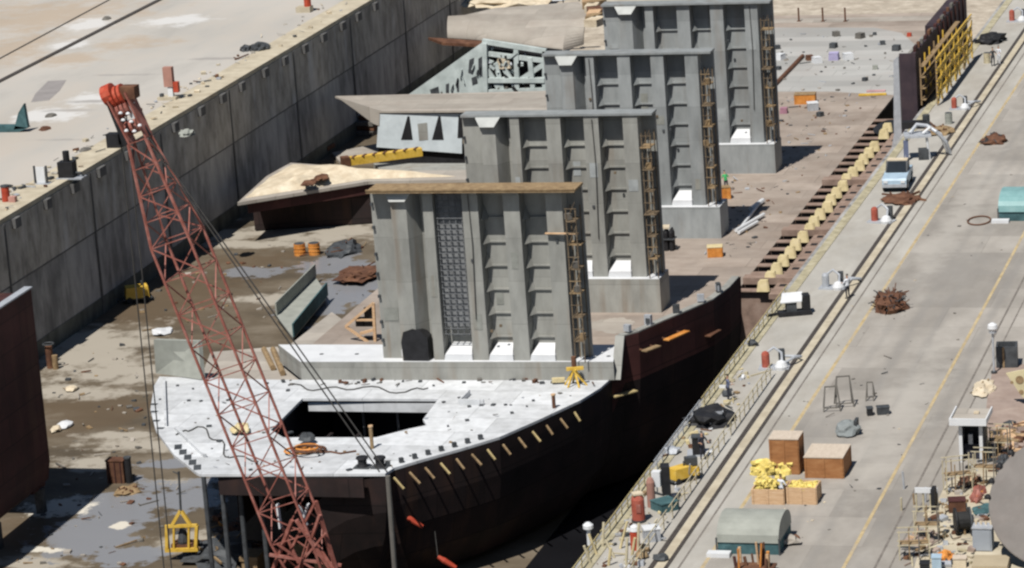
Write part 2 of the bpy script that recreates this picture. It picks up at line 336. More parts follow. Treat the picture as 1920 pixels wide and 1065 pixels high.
struct(MB().prism([(-24, -130, zF + .03), (-.62, -130, zF + .03), (-.62, 16, zF + .03), (-14, 16, zF + .03), (-14, -24, zF + .03), (-24, -33, zF + .03)], (0, 0, .03)).build('gap_shade', gapShadeM))  # added dark sheet, paints the gap floor as if in shade
# ------------------------------------------------------------------ ship
ship = thing('ship_hull', 'unfinished ship hull with white fore deck and four tall grey corrugated bulkheads on brown plating', 'ship', (-22, 20, zF))
rimpx = [(1168, 631), (1198, 623), (1246, 602), (1302, 578), (1338, 562), (1368, 540), (1386, 520)]
rim = [at(*p, zR) for p in rimpx]
deckR = [at(*p, zD) for p in ((722, 888), (739, 877), (800, 859), (868, 840), (937, 819), (1010, 787), (1089, 750), (1126, 727), (1147, 708))]
deckLft = [at(*p, zD) for p in ((299, 706), (289, 723), (282, 767), (292, 806), (326, 852), (368, 886))]
Yend = 135.0; XtR = -8.1; XtL = -37.5
y1 = at(900, 678, zS).y
tt = [(XtL, y1 + 1), (rim[0].x - .5, y1 + 1), (rim[0].x - .5, rim[0].y), (rim[2].x - .7, rim[2].y), (XtR, 2.5), (XtR, Yend), (XtL, Yend)]
MB().prism([(x, y, zT - .25) for x, y in tt], (0, 0, .25)).build('tank_top', tankM, ship)
MB().b2((XtL + .5, y1 + 4.5, -11.3), (rim[0].x - 3.2, 18.5, zT - .26)).b2((XtL + .5, 18.5, -11.3), (XtR - .5, Yend - .3, zT - .26)).build('double_bottom', shellShade, ship)
# grey plating toward the far end, laid on the tank top
yg0, yg1 = at(1450, 172, zT).y, at(1450, 56, zT).y
mb = MB()
gp = [at(*p, zT) for p in ((1300, 172), (1560, 172), (1700, 178), (1735, 100), (1690, 62), (1640, 52), (1300, 52))]
mb.prism([(min(p.x, XtR - .1), p.y, zT + .004) for p in gp], (0, 0, .02)).build('deck_plate', deckgrey, ship)
MB().b2((XtL, at(1450, 44, zT).y, zT + .004), (XtR, at(1450, 36, zT).y, zT + .03)).build('deck_seam', beige, ship)
# frames of the wing tank between tank top and dock edge, one transverse plate per station
ys = []
for k in range(26):
    py = 249 + 13.35 * k
    p = at(1619 - (249 - 249) - (py - 249) * .787, py, zT); ys.append(p.y)
ys = [19.0 + i * 2.55 for i in range(25)]
for i, y in enumerate(ys):
    big = i in (1, 7, 14)
    mb = MB()
    mb.b2((XtR + .02, y - .10, -11), (-.9, y + .02, zT - .02))
    mb.b2((XtR + .02, y - (.45 if not big else .7), zT - .02), (-.9, y + .40, zT + (.06 if not big else .5)))
    mb.build('frame_plate', ribM, ship)
    if i not in (20, 23, 24):
        j = U(-.12, .12)
        m2 = MB(); x0 = XtR + 1.75 + j
        m2.prism([(x0, y - .7, zT + .07), (x0 + .9, y - .7, zT + .07), (x0 + .75, y - .5, zT + .95 + U(-.1, .1)), (x0 + .12, y - .5, zT + .85)], (.12, .14, .0))
        m2.prism([(x0, y - .55, zT + .07), (x0 + .85, y - .55, zT + .07), (x0 + .75, y - .3, zT + .8), (x0 + .12, y - .3, zT + .8)], (0, .7, .0))
        m2.build('gusset_plate', paleyel, ship)
MB().b2((XtR + 2.75, 17.5, zT - .3), (-.95, 82, zT + .09)).build('side_stringer', ribM, ship)
for i in range(24):
    y = ys[i] + 1.2
    MB().b2((XtR + 3.15 + U(-.1, .1), y - .32, zT + .094), (XtR + 3.6, y + .3, zT + .12)).build('lightening_hole', black, ship)
# stools and corrugated bulkheads
stools = [(y1, -11.0, -33.4, 4.3, zD, 0), (12.41, -12.6, -30, 3.0, zT, 1), (35.37, -12.95, -30, 3.0, zT, 2), (58.7, -13.12, -30, 3.0, zT, 3)]
tops = [((690, 352), (1081, 347)), ((863, 213), (1221, 210)), ((1016, 97), (1331, 97)), ((1127, 4), (1443, 2))]
SC = []
for (Y, xr, xl, dp, zb, k) in stools:
    st = MB()
    if k == 0:
        pts = [at(563, 678, zS), at(1150, 678, zS), at(1153, 646, zS), at(522, 646, zS)]
        st.prism([(p.x, p.y, zb + .01) for p in pts], (0, 0, zS - zb - .03))
    else:
        st.b2((xl, Y, zb), (xr, Y + dp, zS - .02))
    so = st.build('stool', steelG if k < 2 else steelG2, ship)
    tp = MB()
    if k == 0: tp.prism([(p.x, p.y, zS - .018) for p in pts], (0, 0, .02))
    else: tp.b2((xl, Y + .03, zS - .02), (xr - .03, Y + dp - .03, zS))
    tp.build('shelf_plate', whitec, so)
    if k == 0:
        for px, py in ((603, 664), (669, 664), (1141, 668), (1100, 669)):
            p = at(px, py, zS); MB().cyl(p, .16, .02, 10).build('drain_hole', darkM, so)
    Yb = Y + (.65 if k else .35)
    a = atY(*tops[k][0], Yb); b = atY(*tops[k][1], Yb); x0 = a.x; W = b.x - a.x; zt = (a.z + b.z) / 2 - .12
    P = [(0, .35), (.105, .35), (.108, -.28), (.183, -.28), (.225, 1.0), (.256, 1.0), (.257, .0), (.306, .0), (.310, 1.15), (.432, 1.15), (.447, 0), (.523, 0), (.527, 1.15), (.630, 1.15), (.645, 0), (.722, 0), (.726, 1.15), (.833, 1.15), (.848, 0), (.925, 0), (.929, 1.15), (1.0, 1.15), (1.0, 1.45), (0, 1.45)]
    bm_ = MB(); bm_.prism([(x0 + u * W, Yb + v, zS + .002) for u, v in P], (0, 0, zt - zS - .15))
    bo = bm_.build('bulkhead', steelG if k < 2 else steelG2, ship)
    oh = .9 if k == 0 else (.12 if k < 3 else .3)
    c = MB(); c.b2((x0 - (.0 if k else -.1), Yb - oh, zt - .14), (x0 + W + .05, Yb + 1.5, zt + .02))
    if k == 0: c.b2((x0 + .1, Yb - oh - .05, zt + .021), (x0 + W, Yb - oh + .12, zt + .12))
    c.build('cap_plate', plank if k == 0 else steelG2, bo)
    # sloping head of the wide pillar
    MB().prism([(x0 + .082 * W, Yb - .30, zt - .145), (x0 + .212 * W, Yb - .30, zt - .145), (x0 + .185 * W, Yb - .66, zt - .80), (x0 + .110 * W, Yb - .66, zt - .80)], (0, .28, 0)).build('head_plate', headM, bo)
    for ci, (ua, ub, fa, fb) in enumerate(((.310, .432, .306, .447), (.527, .630, .523, .645), (.726, .833, .722, .848))):
        xa, xb = x0 + ua * W, x0 + ub * W; xfa, xfb = x0 + fa * W, x0 + fb * W
        # white shedder plate at the foot
        z0 = zS + .004
        MB().prism([(xfa + .03, Yb - .12, z0), (xfb - .03, Yb - .12, z0), (xfb - .05, Yb - .12, z0 + .42), (xfa + .12, Yb - .12, z0 + .42)], (0, .9, 0)).add(
            [(xfa + .12, Yb - .1, z0 + .43), (xfb - .05, Yb - .1, z0 + .43), (xb - .1, Yb + 1.13, z0 + 1.0), (xa + .35, Yb + 1.13, z0 + 1.0)], [(0, 1, 2, 3)]).build('shedder_plate', whitec, bo)
        if k == 0 and ci == 0: continue
        nz = 7; z = zS + 1.42
        while z < zt - 2.0:
            s_ = MB()
            s_.prism([(xa + .30, Yb + 1.13, z), (xb - .02, Yb + 1.13, z), (xb + .03, Yb + 1.0, z), (xa + .36, Yb + 1.0, z)], (0, 0, .12))
            s_.build('stiffener', steelG if k < 2 else steelG2, bo)
            MB().add([(xa + .02, Yb + 1.12, z + .1), (xa + .40, Yb + 1.12, z), (xa + .02, Yb + .35, z), (xa + .02, Yb + 1.12, z + 1.0)], [(0, 1, 2), (0, 2, 3), (0, 3, 1), (1, 3, 2)]).build('haunch', steelG if k < 2 else steelG2, bo)
            z += 1.72
    SC.append((x0, W, Yb, zt, bo))
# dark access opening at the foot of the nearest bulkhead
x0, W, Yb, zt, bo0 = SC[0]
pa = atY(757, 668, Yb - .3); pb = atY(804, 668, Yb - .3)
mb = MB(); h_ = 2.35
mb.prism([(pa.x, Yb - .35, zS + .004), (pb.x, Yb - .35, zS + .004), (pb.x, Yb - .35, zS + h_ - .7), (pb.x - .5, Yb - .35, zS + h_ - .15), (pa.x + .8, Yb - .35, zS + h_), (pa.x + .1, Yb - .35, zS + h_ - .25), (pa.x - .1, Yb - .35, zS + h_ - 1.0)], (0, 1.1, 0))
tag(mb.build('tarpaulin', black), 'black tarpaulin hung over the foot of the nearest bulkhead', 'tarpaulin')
# white deck with hatch opening
outer = deckLft[::-1][::-1]
front = [at(375, 889, zD)] + deckR
back = [at(1120, 713, zD), at(520, 712, zD)]
loop = [p for p in deckLft] + front + back
hole = [at(*p, zD) for p in ((567, 747), (822, 748), (793, 786), (800, 797), (766, 804), (705, 820), (531, 820), (508, 806))]
def holed(name, loop, hole, m, parent, th=.18):
    bm = bmesh.new(); o0 = wloc(parent)
    for L_ in (loop, hole):
        vs = [bm.verts.new(p - o0) for p in L_]
        for i in range(len(vs)): bm.edges.new((vs[i], vs[(i + 1) % len(vs)]))
    bmesh.ops.triangle_fill(bm, use_beauty=True, use_dissolve=False, edges=bm.edges[:])
    g = bmesh.ops.extrude_face_region(bm, geom=bm.faces[:])
    bmesh.ops.translate(bm, verts=[v for v in g['geom'] if isinstance(v, bmesh.types.BMVert)], vec=(0, 0, -th))
    bmesh.ops.recalc_face_normals(bm, faces=bm.faces[:])
    me = bpy.data.meshes.new(name); bm.to_mesh(me); bm.free(); me.materials.append(m)
    o = bpy.data.objects.new(name, me); COL.objects.link(o); o.parent = parent; return o
dk = holed('fore_deck', loop, hole, white, ship)
for px, py, a in ((290, 735, 0), (285, 760, 0)): pass
# hatch inside: back ledge, sides and dark hold bottom
hb = [p for p in hole]
MB().b2((hb[0].x + .3, hb[0].y + .25, zD - 1.0), (hb[1].x - .3, hb[0].y + .5, zD - .35)).build('hatch_beam', white, ship)
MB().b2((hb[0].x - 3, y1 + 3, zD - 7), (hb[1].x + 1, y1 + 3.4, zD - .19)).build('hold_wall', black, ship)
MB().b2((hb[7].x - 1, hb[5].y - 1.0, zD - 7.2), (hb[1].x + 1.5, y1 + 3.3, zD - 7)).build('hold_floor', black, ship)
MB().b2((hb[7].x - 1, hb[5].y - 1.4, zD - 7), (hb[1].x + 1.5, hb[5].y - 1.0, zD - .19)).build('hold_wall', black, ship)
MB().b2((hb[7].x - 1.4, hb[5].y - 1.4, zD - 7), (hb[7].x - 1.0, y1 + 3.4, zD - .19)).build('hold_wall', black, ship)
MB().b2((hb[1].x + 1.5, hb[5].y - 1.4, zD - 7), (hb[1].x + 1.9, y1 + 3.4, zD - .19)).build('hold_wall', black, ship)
for i in range(5):
    x = hb[7].x + 1.5 + i * 2.6
    MB().b2((x, y1 + 2.2, zD - 5), (x + .16, y1 + 2.36, zD - .5)).build('hold_pillar', silver, ship)
# deck marks: cut-outs along left bilge and small holes
for i in range(5):
    p = at(334 + i * 9, 838 + i * 9.6, zD)
    MB().box(p + Vector((0, 0, .004)), (.5, 1.15, .02), .35).build('slot', darkM, ship)
for px, py in ((289, 758), (289, 772), (293, 789), (301, 803)):
    MB().box(at(px, py, zD) + Vector((0, 0, .004)), (.5, .4, .02)).build('slot', darkM, ship)
a = at(308, 716, zD); b = at(311, 800, zD)
MB().bar(a + Vector((0, 0, .14)), b + Vector((0, 0, .14)), .18, .28).build('deck_girder', white, ship)
a = at(330, 806, zD); b = at(385, 858, zD)
MB().bar(a + Vector((0, 0, .12)), b + Vector((0, 0, .12)), .2, .24).build('deck_girder', white, ship)
for px, py in ((362, 730), (354, 752), (377, 753), (333, 724), (540, 733), (862, 747), (832, 755), (880, 763), (903, 760), (925, 760), (948, 760), (988, 763), (1000, 752), (960, 775), (876, 789), (813, 724), (788, 716), (870, 718), (900, 712), (545, 812), (470, 882), (655, 882), (500, 720), (840, 800), (392, 800), (412, 828)):
    d = U(.1, .19); p = at(px, py, zD)
    MB().box(p + Vector((0, 0, .05)), (d * U(1, 2.2), d * 1.6, .1), U(0, 2)).build('deck_fitting', darkM, ship)
p = at(885, 758, zD)
MB().b2((p.x - .9, p.y - .25, zD + .003), (p.x + .9, p.y - .05, zD + .4)).b2((p.x - .9, p.y, zD + .003), (p.x - .75, p.y + 2.2, zD + .4)).build('hatch_coaming', white, ship)
for i in range(8):  # small fittings along the deck edge
    t = i / 8; p = deckR[1].lerp(deckR[4], t) + Vector((-.5, .25, 0))
    MB().box(p + Vector((0, 0, .16)), (.28, .3, .32), .6).build('deck_fitting', darkM, ship)
# outer shell below the deck edge and the rim
def loft(name, tops_, ztops, m, parent, zb=-12.6, levels=(0, .18, .45, .75, 1.), ins=(0., .15, .7, 2.2, 4.6), th=None):
    mb = MB(); n = len(levels); N_ = len(tops_)
    vs = []
    for i, p in enumerate(tops_):
        q0 = tops_[max(0, i - 1)]; q1 = tops_[min(N_ - 1, i + 1)]
        d = Vector((q1.x - q0.x, q1.y - q0.y, 0)).normalized(); nrm = Vector((-d.y, d.x, 0))
        for l, s_ in zip(levels, ins): vs.append(Vector((p.x, p.y, ztops[i] + (zb - ztops[i]) * l)) + nrm * s_)
    fs = [(i * n + j, (i + 1) * n + j, (i + 1) * n + j + 1, i * n + j + 1) for i in range(N_ - 1) for j in range(n - 1)]
    mb.add(vs, fs); return mb.build(name, m, parent, smooth=False)
SHN = len(deckR)
stn = [Vector((p.x, p.y, zD - .03)) for p in deckR] + [Vector((p.x, p.y, zR)) for p in rim] + [Vector((rim[-1].x + .05, rim[-1].y + .3, zR))]
def loft(name, tops_, m, parent, zb=-12.7, levels=(0, .12, .3, .5, .75, 1.), ins=(0., .03, .12, .4, 1.1, 2.6)):
    mb = MB(); n = len(levels); N_ = len(tops_); vs = []
    for i, p in enumerate(tops_):
        q0 = tops_[max(0, i - 1)]; q1 = tops_[min(N_ - 1, i + 1)]
        if i == SHN: q0 = tops_[i]
        d = Vector((q1.x - q0.x, q1.y - q0.y, 0)).normalized(); nrm = Vector((-d.y, d.x, 0))
        for l, s_ in zip(levels, ins): vs.append(Vector((p.x, p.y, p.z + (zb - p.z) * l)) + nrm * s_)
    for i in range(N_ - 1):
        for j in range(n - 1):
            mb.m = 1 if (i >= SHN - 1 and j < 2) else 0
            mb.add([vs[i * n + j], vs[(i + 1) * n + j], vs[(i + 1) * n + j + 1], vs[i * n + j + 1]], [(0, 1, 2, 3)])
    return mb.build(name, m, parent)
loft('shell_plating', stn, [shellShade, rust], ship)
# top flange of the rim and its inner grey face
mb = MB()
for i in range(len(rim) - 1):
    a, b = rim[i], rim[i + 1]; d = (b - a).normalized(); nr = Vector((-d.y, d.x, 0))
    mb.prism([a, b, b + nr * .55, a + nr * .55], (0, 0, .1))
    mb.prism([a + nr * .3 + Vector((0, 0, -3.6)), b + nr * .3 + Vector((0, 0, -3.6)), b + nr * .3, a + nr * .3], nr * .1)
mb.build('rim_flange', steelG, ship)
e0 = rim[0]; e1 = at(1149, 712, zD); e2 = at(1163, 712, zD)
MB().prism([rim[0] + Vector((-.55, -.03, .05)), rim[0] + Vector((.1, -.03, .05)), Vector((e1.x + .55, e1.y, zD)), Vector((e1.x - .1, e1.y, zD))], (0, .22, 0)).build('end_plate', steelG, ship)
lb = [at(288, 637, zR), at(292, 700, zD + .05), at(378, 712, zD + .05), at(372, 640, zR)]
MB().prism(lb, (.15, .35, 0)).build('left_hopper_plate', tentM, ship)
for i in range(7):   # small gear along the rim
    p = rim[0].lerp(rim[-1], (i + .6) / 7.6); j = min(range(len(rim)), key=lambda q: (rim[q] - p).length)
    q = rim[max(0, j - 1)].lerp(rim[j], .5)
    MB().box(q + Vector((-.25, .1, .45)), (.3, .5, U(.3, .8)), U(0, 2)).build('rim_fitting', darkM if i % 2 else silver, ship)
# staging brackets sticking out of the shell
for i in range(13):
    px = 735 + i * 29.2 - (i > 8) * (i - 8) * 3; 
    t = (px - 722) / (1100 - 722)
    pys = ((722, 888), (739, 877), (800, 859), (868, 840), (937, 819), (1010, 787), (1089, 750), (1126, 727))
    for (xa, ya), (xb, yb) in zip(pys, pys[1:]):
        if xa <= px <= xb: py = ya + (yb - ya) * (px - xa) / (xb - xa)
    p = at(px, py, zD)
    o = Vector((.75, -.55, 0)).normalized()
    L_ = 1.25 - .045 * i + U(-.15, .15)
    MB().bar(p + o * .15 + Vector((0, 0, -.55)), p + o * L_ + Vector((0, 0, -1.1)), .11, .11).build('staging_bracket', pal0 if i % 3 == 0 else plank, ship)
# transom web and under-deck structure
pf = [at(392, 889, zD), at(722, 889, zD)]
MB().b2((pf[0].x + .5, pf[0].y + .25, zD - 1.5), (pf[1].x - 1.4, pf[0].y + .4, zD - .19)).build('transom_web', shellShade, ship)
vs = [Vector((pf[1].x, pf[1].y + .05, zD - .25)), at(700, 896, zD) * 1.0]
arc = [atY(x, y, pf[0].y + .8) for x, y in ((596, 940), (612, 925), (640, 910), (680, 899), (730, 893))]
mb = MB(); n = len(arc); V = []
for k_, (dz, dy, dx) in enumerate(((0, 0, 0), (-2.5, .3, .2), (-5, 1.2, .4), (-9.0, 3.0, .6))):
    for q in arc: V.append(Vector((q.x + dx * 0 + (q.x - arc[-1].x) * -.02 * k_, q.y + dy, max(q.z + dz, zF + .7))))
mb.add(V, [(k_ * n + i, k_ * n + i + 1, (k_ + 1) * n + i + 1, (k_ + 1) * n + i) for k_ in range(3) for i in range(n - 1)])
mb.build('bow_plating', shellShade, ship)
for i in range(5):
    x = pf[0].x + 1.0 + i * 2.0
    MB().b2((x, pf[0].y + 2 + (i % 2) * 3, zD - 4.2), (x + .25, pf[0].y + 10, zD - .19)).build('deck_web', shellShade, ship)
g = 'shores under the fore deck'
for i, (px, lab) in enumerate(((372, 'dark steel shore under the front left corner of the white deck'), (398, 'dark steel shore under the white deck, second from its front left corner'), (425, 'dark steel shore in shadow under the white deck, third from its left corner'), (458, 'dark steel shore deepest in shadow under the white deck near the crane boom'))):
    p = at(px, 892, zD); p = Vector((p.x + .15, p.y + .5 + i * .6, zF))
    sh = thing('shore', lab, 'support', p, 0, g)
    MB().cyl(p + Vector((0, 0, .2)), .17, zD - zF - .42, 8).build('post', darkM, sh)
    MB().box(p + Vector((0, 0, .1)), (.9, .9, .2)).build('base_plate', rustb, sh)
# keel blocks under the hull
for i in range(3):
    p = Vector((-32 + i * 2.6, -27 + (i % 2) * 3, zF))
    kb = MB().box(p + Vector((0, 0, .8)), (1.1, 1.6, 1.6)).box(p + Vector((0, 0, 1.75)), (1.3, 1.8, .3)).build('keel_block', plank)
    tag(kb, 'timber keel block on the dock floor in the dark under the hull', 'block', 'keel blocks under the hull')
# ------------------------------------------------------------------ netted scaffold grid and staging on the bulkheads
def dfix(v): return Vector(v)
x0, W, Yb, zt, bo0 = SC[0]
gx0, gx1 = x0 + .318 * W, x0 + .437 * W
net2 = mat('net_bars', (.13, .135, .14), var=.3, scale=2)
gr = thing('scaffold_grid', 'dark grid scaffold standing in the left channel of the nearest bulkhead', 'scaffold', ((gx0 + gx1) / 2, Yb + .4, zS + 1.3))
mb = MB()
for i in range(5):
    x = gx0 + (gx1 - gx0) * i / 4
    mb.b2((x - .035, Yb + .28, zS + 1.7), (x + .035, Yb + .34, zt - .4))
mb.build('standard', net2, gr)
z = zS + 1.8; mb = MB()
while z < zt - .5:
    mb.b2((gx0 - .05, Yb + .22, z), (gx1 + .05, Yb + .28, z + .06)); z += .42
mb.build('rail', net2, gr)
MB().b2((gx0, Yb + .5, zS + 2.3), (gx1, Yb + .54, zt - .3)).build('netting', mat('net_grey', (.20, .205, .21), var=.3, scale=2), gr)
names = ['nearest', 'second nearest', 'third nearest', 'farthest']
for k, (x0, W, Yb, zt, bo) in enumerate(SC):
    xa, xb = x0 + .95 * W, x0 + .995 * W
    zb = zS + (.05 if True else 0)
    t = thing('scaffold', 'rusty brown scaffold tower with plank decks at the right edge of the %s bulkhead' % names[k], 'scaffold', ((xa + xb) / 2, Yb - .3, zb), 0, 'scaffold towers beside the bulkheads')
    for x in (xa, xb):
        for y in (Yb - .55, Yb + .75):
            MB().b2((x - .035, y - .035, zb), (x + .035, y + .035, zt - 1.4)).build('standard', scafM, t)
    z = zb + 1.5; i = 0
    while z < zt - 1.4:
        MB().b2((xa - .05 + U(-.1, .1), Yb - .6 + U(-.2, .2), z), (xb + .1 + U(-.15, .15), Yb + .75, z + .06)).build('platform', plank if R() < .4 else scafM, t)
        MB().b2((xa - .08, Yb - .62, z + .9), (xb + .1, Yb - .58, z + .95)).bar((xa, Yb - .6, z), (xb, Yb - .6, z + 1.4), .035).build('guard_rail', scafM if R() < .7 else plank, t)
        if R() < .6:
            m2 = MB(); m2.box((U(xa, xb), Yb - .2, z + .09 + .2), (.4, .5, .4), U(0, 1)); m2.build('toolbox', (plank if R() < .5 else steelD), t)
        z += 1.72
    # lugs, patches and fittings that differ from one bulkhead to the next
    st_ = [steelG, steelG2][k > 1]; pm = mat('primer_patch_%d' % (k % 2), [(.25, .255, .23), (.33, .35, .35)][k % 2], var=.2, scale=1.5, streak=((.20, .13, .08), .8, 1.4))
    for i_ in range(7):
        MB().box((x0 + .006 * W, Yb + .22, zS + 1.2 + i_ * 1.65 + U(-.2, .2)), (.16, .22, .2)).build('lug', darkM, bo)
    for i_ in range(5):
        ua = [.02, .265, .455, .53 + .02, .655, .86][(i_ + k) % 6]; wv = [.07, .03, .055, .05, .055, .05][(i_ + k) % 6]
        yy = Yb + (.33 if ua < .1 else -.012 if ua not in (.55,) else 1.13)
        zz = U(zS + 1.5, zt - 3)
        MB().box((x0 + (ua + wv / 2) * W, yy, zz), (wv * W * U(.6, 1), .02, U(.4, 1.8))).build('patch_plate', pm, bo)
    for i_ in range(4):
        MB().box((x0 + U(.27, .9) * W, Yb - .05, U(zS + 2, zt - 2)), (.18, .1, .18)).build('lug', darkM if i_ % 2 else scafM, bo)
    xx = x0 + [.48, .69, .28, .88][k] * W
    MB().tube([(xx, Yb - .08, zt - .4), (xx + .1, Yb - .1, zt - 4), (xx - .05, Yb - .1, zS + 3)], .035, 5).build('cable', cable, bo)
x0, W, Yb, zt, bo0 = SC[0]
tag(MB().bar((x0 + .84 * W, Yb - .2, zt - 3.2), (x0 + 1.0 * W, Yb - .3, zt - 3.2), .25, .07).build('plank', palewood), 'pale plank lying across the right edge of the nearest bulkhead', 'plank')
# little machine on the shelf
def leafless(): pass
p = at(768, 672, zS)
t = thing('winch', 'small white and dark winch on the edge of the white shelf by the tarpaulin', 'winch', p)
MB().box(p + Vector((0, 0, .15)), (.8, .6, .3)).build('bed', silver, t)
MB().tube([p + Vector((-.3, 0, .5)), p + Vector((.3, 0, .5))], .26, 10).build('drum', darkM, t)
MB().box(p + Vector((.42, 0, .45)), (.12, .5, .5)).build('cheek', whitec, t); MB().box(p + Vector((-.42, 0, .45)), (.12, .5, .5)).build('cheek', whitec, t)
# ------------------------------------------------------------------ wing blocks lying on the dock floor at the left
def block(label, toppx, z, th, topm, frontm, dz=.18, legs=True):
    pts = [at(*q, z) for q in toppx]
    c = sum(pts, Vector()) / len(pts)
    t = thing('hull_block', label, 'ship block', (c.x, c.y, zF), 0, 'hull blocks lying by the left wall')
    MB().prism([p - Vector((0, 0, dz)) for p in pts], (0, 0, dz)).build('top_plate', topm, t)
    cc = Vector((c.x, c.y, 0))
    MB().prism([Vector((c.x + (p.x - c.x) * .93, c.y + (p.y - c.y) * .9, z - dz - .01)) for p in pts], (0, 0, -th)).build('web_frame', frontm, t)
    return t, pts, c
# nearest block: sand covered plate
tA, pA, cA = block('sand covered steel plate block on cradles beside the left dock wall', ((445, 380), (690, 340), (900, 336), (905, 318), (700, 321), (640, 312), (545, 305), (500, 330)), -8.9, 1.0, beige, rust, .3)
mb = MB(); zA = -8.895; q = [at(*v, zA) for v in ((458, 372), (690, 336), (860, 331), (700, 322), (640, 314), (548, 308), (505, 333))]
n = 28
vs = []; fs = []
ca = sum(q, Vector()) / len(q)
rings = 9
for i in range(rings + 1):
    f = 1 - i / rings
    for j in range(n):
        s_ = j / n * len(q); a = q[int(s_) % len(q)]; b = q[(int(s_) + 1) % len(q)]; e = a.lerp(b, s_ % 1)
        pp = ca.lerp(e, f * (1 + .02 * math.sin(j * 3))); hh = .75 * (1 - f ** 2.2)
        hh *= 1 + .9 * noise.noise(Vector((pp.x * .5, pp.y * .35, 3)))
        vs.append(Vector((pp.x, pp.y, zA + .01 + max(0, hh))))
for i in range(rings):
    for j in range(n): fs.append((i * n + j, i * n + (j + 1) % n, (i + 1) * n + (j + 1) % n, (i + 1) * n + j))
mb.add(vs, fs); so_ = mb.build('sand_pile', sand); tag(so_, 'pale heap of blasting sand spread over the steel plate by the left wall', 'sand')
MB().prism([at(x, y, zF + .1) for x, y in ((478, 432), (900, 405), (900, 385), (500, 410))], (0, 0, 2.9)).build('under_shade_wall', shellShade, tA)  # added dark wall, stands in for the shade under the plate
for k, (px, py, lab) in enumerate(((603, 335, 'dark scrap iron lying in the middle of the sand heap'), (578, 345, 'dark flat scrap piece at the front of the sand heap'))):
    p = at(px, py, zA + .6); tag(MB().blob(p, (.7, .9, .35), 31 + k, .5).build('scrap', rustb), lab, 'scrap', 'scrap on the sand heap')
# second block: beige top, pale grey front web with two lens shaped cut-outs
zB = -7.0
tB, pB, cB = block('beige topped hull block whose pale front web has two tall triangular openings', ((628, 180), (708, 208), (1030, 206), (1030, 170), (800, 176)), zB, .4, beige, steelD, .22)
fY = at(780, 207, zB).y + .05
a0 = atY(710, 209, fY); a1 = atY(866, 209, fY); b1 = atY(866, 288, fY); b0 = atY(706, 276, fY)
pale = mat('pale_grey_primer', (.62, .68, .70), (.68, .74, .76), var=.1, scale=.6, stain=.3, stainscale=.5, staincol=(.36, .40, .42))
MB().prism([atY(*q_, fY - .06) for q_ in ((632, 182), (712, 207), (711, 236), (700, 232), (668, 208))], (0, .2, 0)).build('bilge_plate', beige, tB)
MB().prism([a0 - Vector((0, 0, .24)), a1 - Vector((0, 0, .24)), b1, b0], (0, .2, 0)).build('front_web', pale, tB)
for tx in (762, 820):
    tr = [atY(tx + dx, 262 if dy else 218, fY) for dx, dy in ((-10, 1), (12, 1), (6, 0), (2, 0))]
    MB().prism([Vector((v.x, fY - .03, v.z)) for v in tr], (0, .025, 0)).build('opening', black, tB)
tr = [atY(x, y, fY) for x, y in ((860, 216), (873, 216), (868, 258), (858, 258))]
MB().prism([Vector((v.x, fY - .05, v.z)) for v in tr], (0, .04, 0)).build('opening', black, tB)
tr = [atY(x, y, fY) for x, y in ((783, 232), (801, 230), (803, 262), (786, 264))]
MB().prism([Vector((v.x, fY - .02, v.z)) for v in tr], (0, .015, 0)).build('patch_plate', steelG, tB)
lo_ = [atY(712, 277, fY), b1, atY(866, 293, fY), atY(700, 290, fY)]
MB().b2((b0.x, fY + .4, zF), (b1.x + 8, fY + 1.2, b0.z)).build('under_shade_wall', black, tB)  # black fill painted in for the shaded gap below the web
lowY = fY - 3
p0 = at(640, 300, -11.8); p1 = at(870, 318, -11.8)
tag(MB().prism([at(x, y, -11.6) for x, y in ((700, 306), (880, 306), (880, 320), (716, 322))], (0, 0, -.6)).build('steel_slab', steelG), 'long grey slab on the floor in front of the block with triangular openings', 'slab')
tag(MB().prism([at(x, y, zF + .3) for x, y in ((622, 286), (712, 268), (800, 276), (700, 300), (640, 306))], (0, 0, -.28)).build('timber_mat', beige), 'flat timber mat on the dock floor under the pointed tip of the beige block', 'mat')
# yellow box beam
a = at(655, 302, -10.6); b = at(790, 284, -10.6)
yb = thing('spreader_beam', 'long yellow and orange spreader beam lying behind the sand heap', 'beam', (a + b) / 2 + Vector((0, 0, -.4)))
MB().bar(a, b, .9, .8).build('beam', yellow, yb)
for i in range(7): q_ = a.lerp(b, (i + .5) / 7); MB().box(q_ + Vector((0, -.1, .42)), (.25, 1.0, .1), .0).build('lug', rustb, yb)
MB().bar(a + (a - b).normalized() * .02, a + (a - b).normalized() * .8, 1.1, 1.0).build('end_cap', rustb, yb)
for k, (px, py, c_, lab) in enumerate(((600, 288, rustb, 'rusty winch stack at the wall foot behind the sand heap'), (560, 302, silver, 'grey concrete block at the foot of the left wall behind the sand'), (690, 250, rustb, 'stacked rusty plates under the pointed tip of the beige block'))):
    p = at(px, py, zF)
    t = thing('steel_stack', lab, 'steel stack', p, 0, 'steel stacks behind the sand heap')
    for i in range(4): MB().box(p + Vector((U(-.3, .3), U(-.3, .3), .25 + i * .5)), (U(1.6, 3), U(1.2, 2.4), .42), U(-.3, .3)).build('slab', c_ if i % 2 else steelD, t)
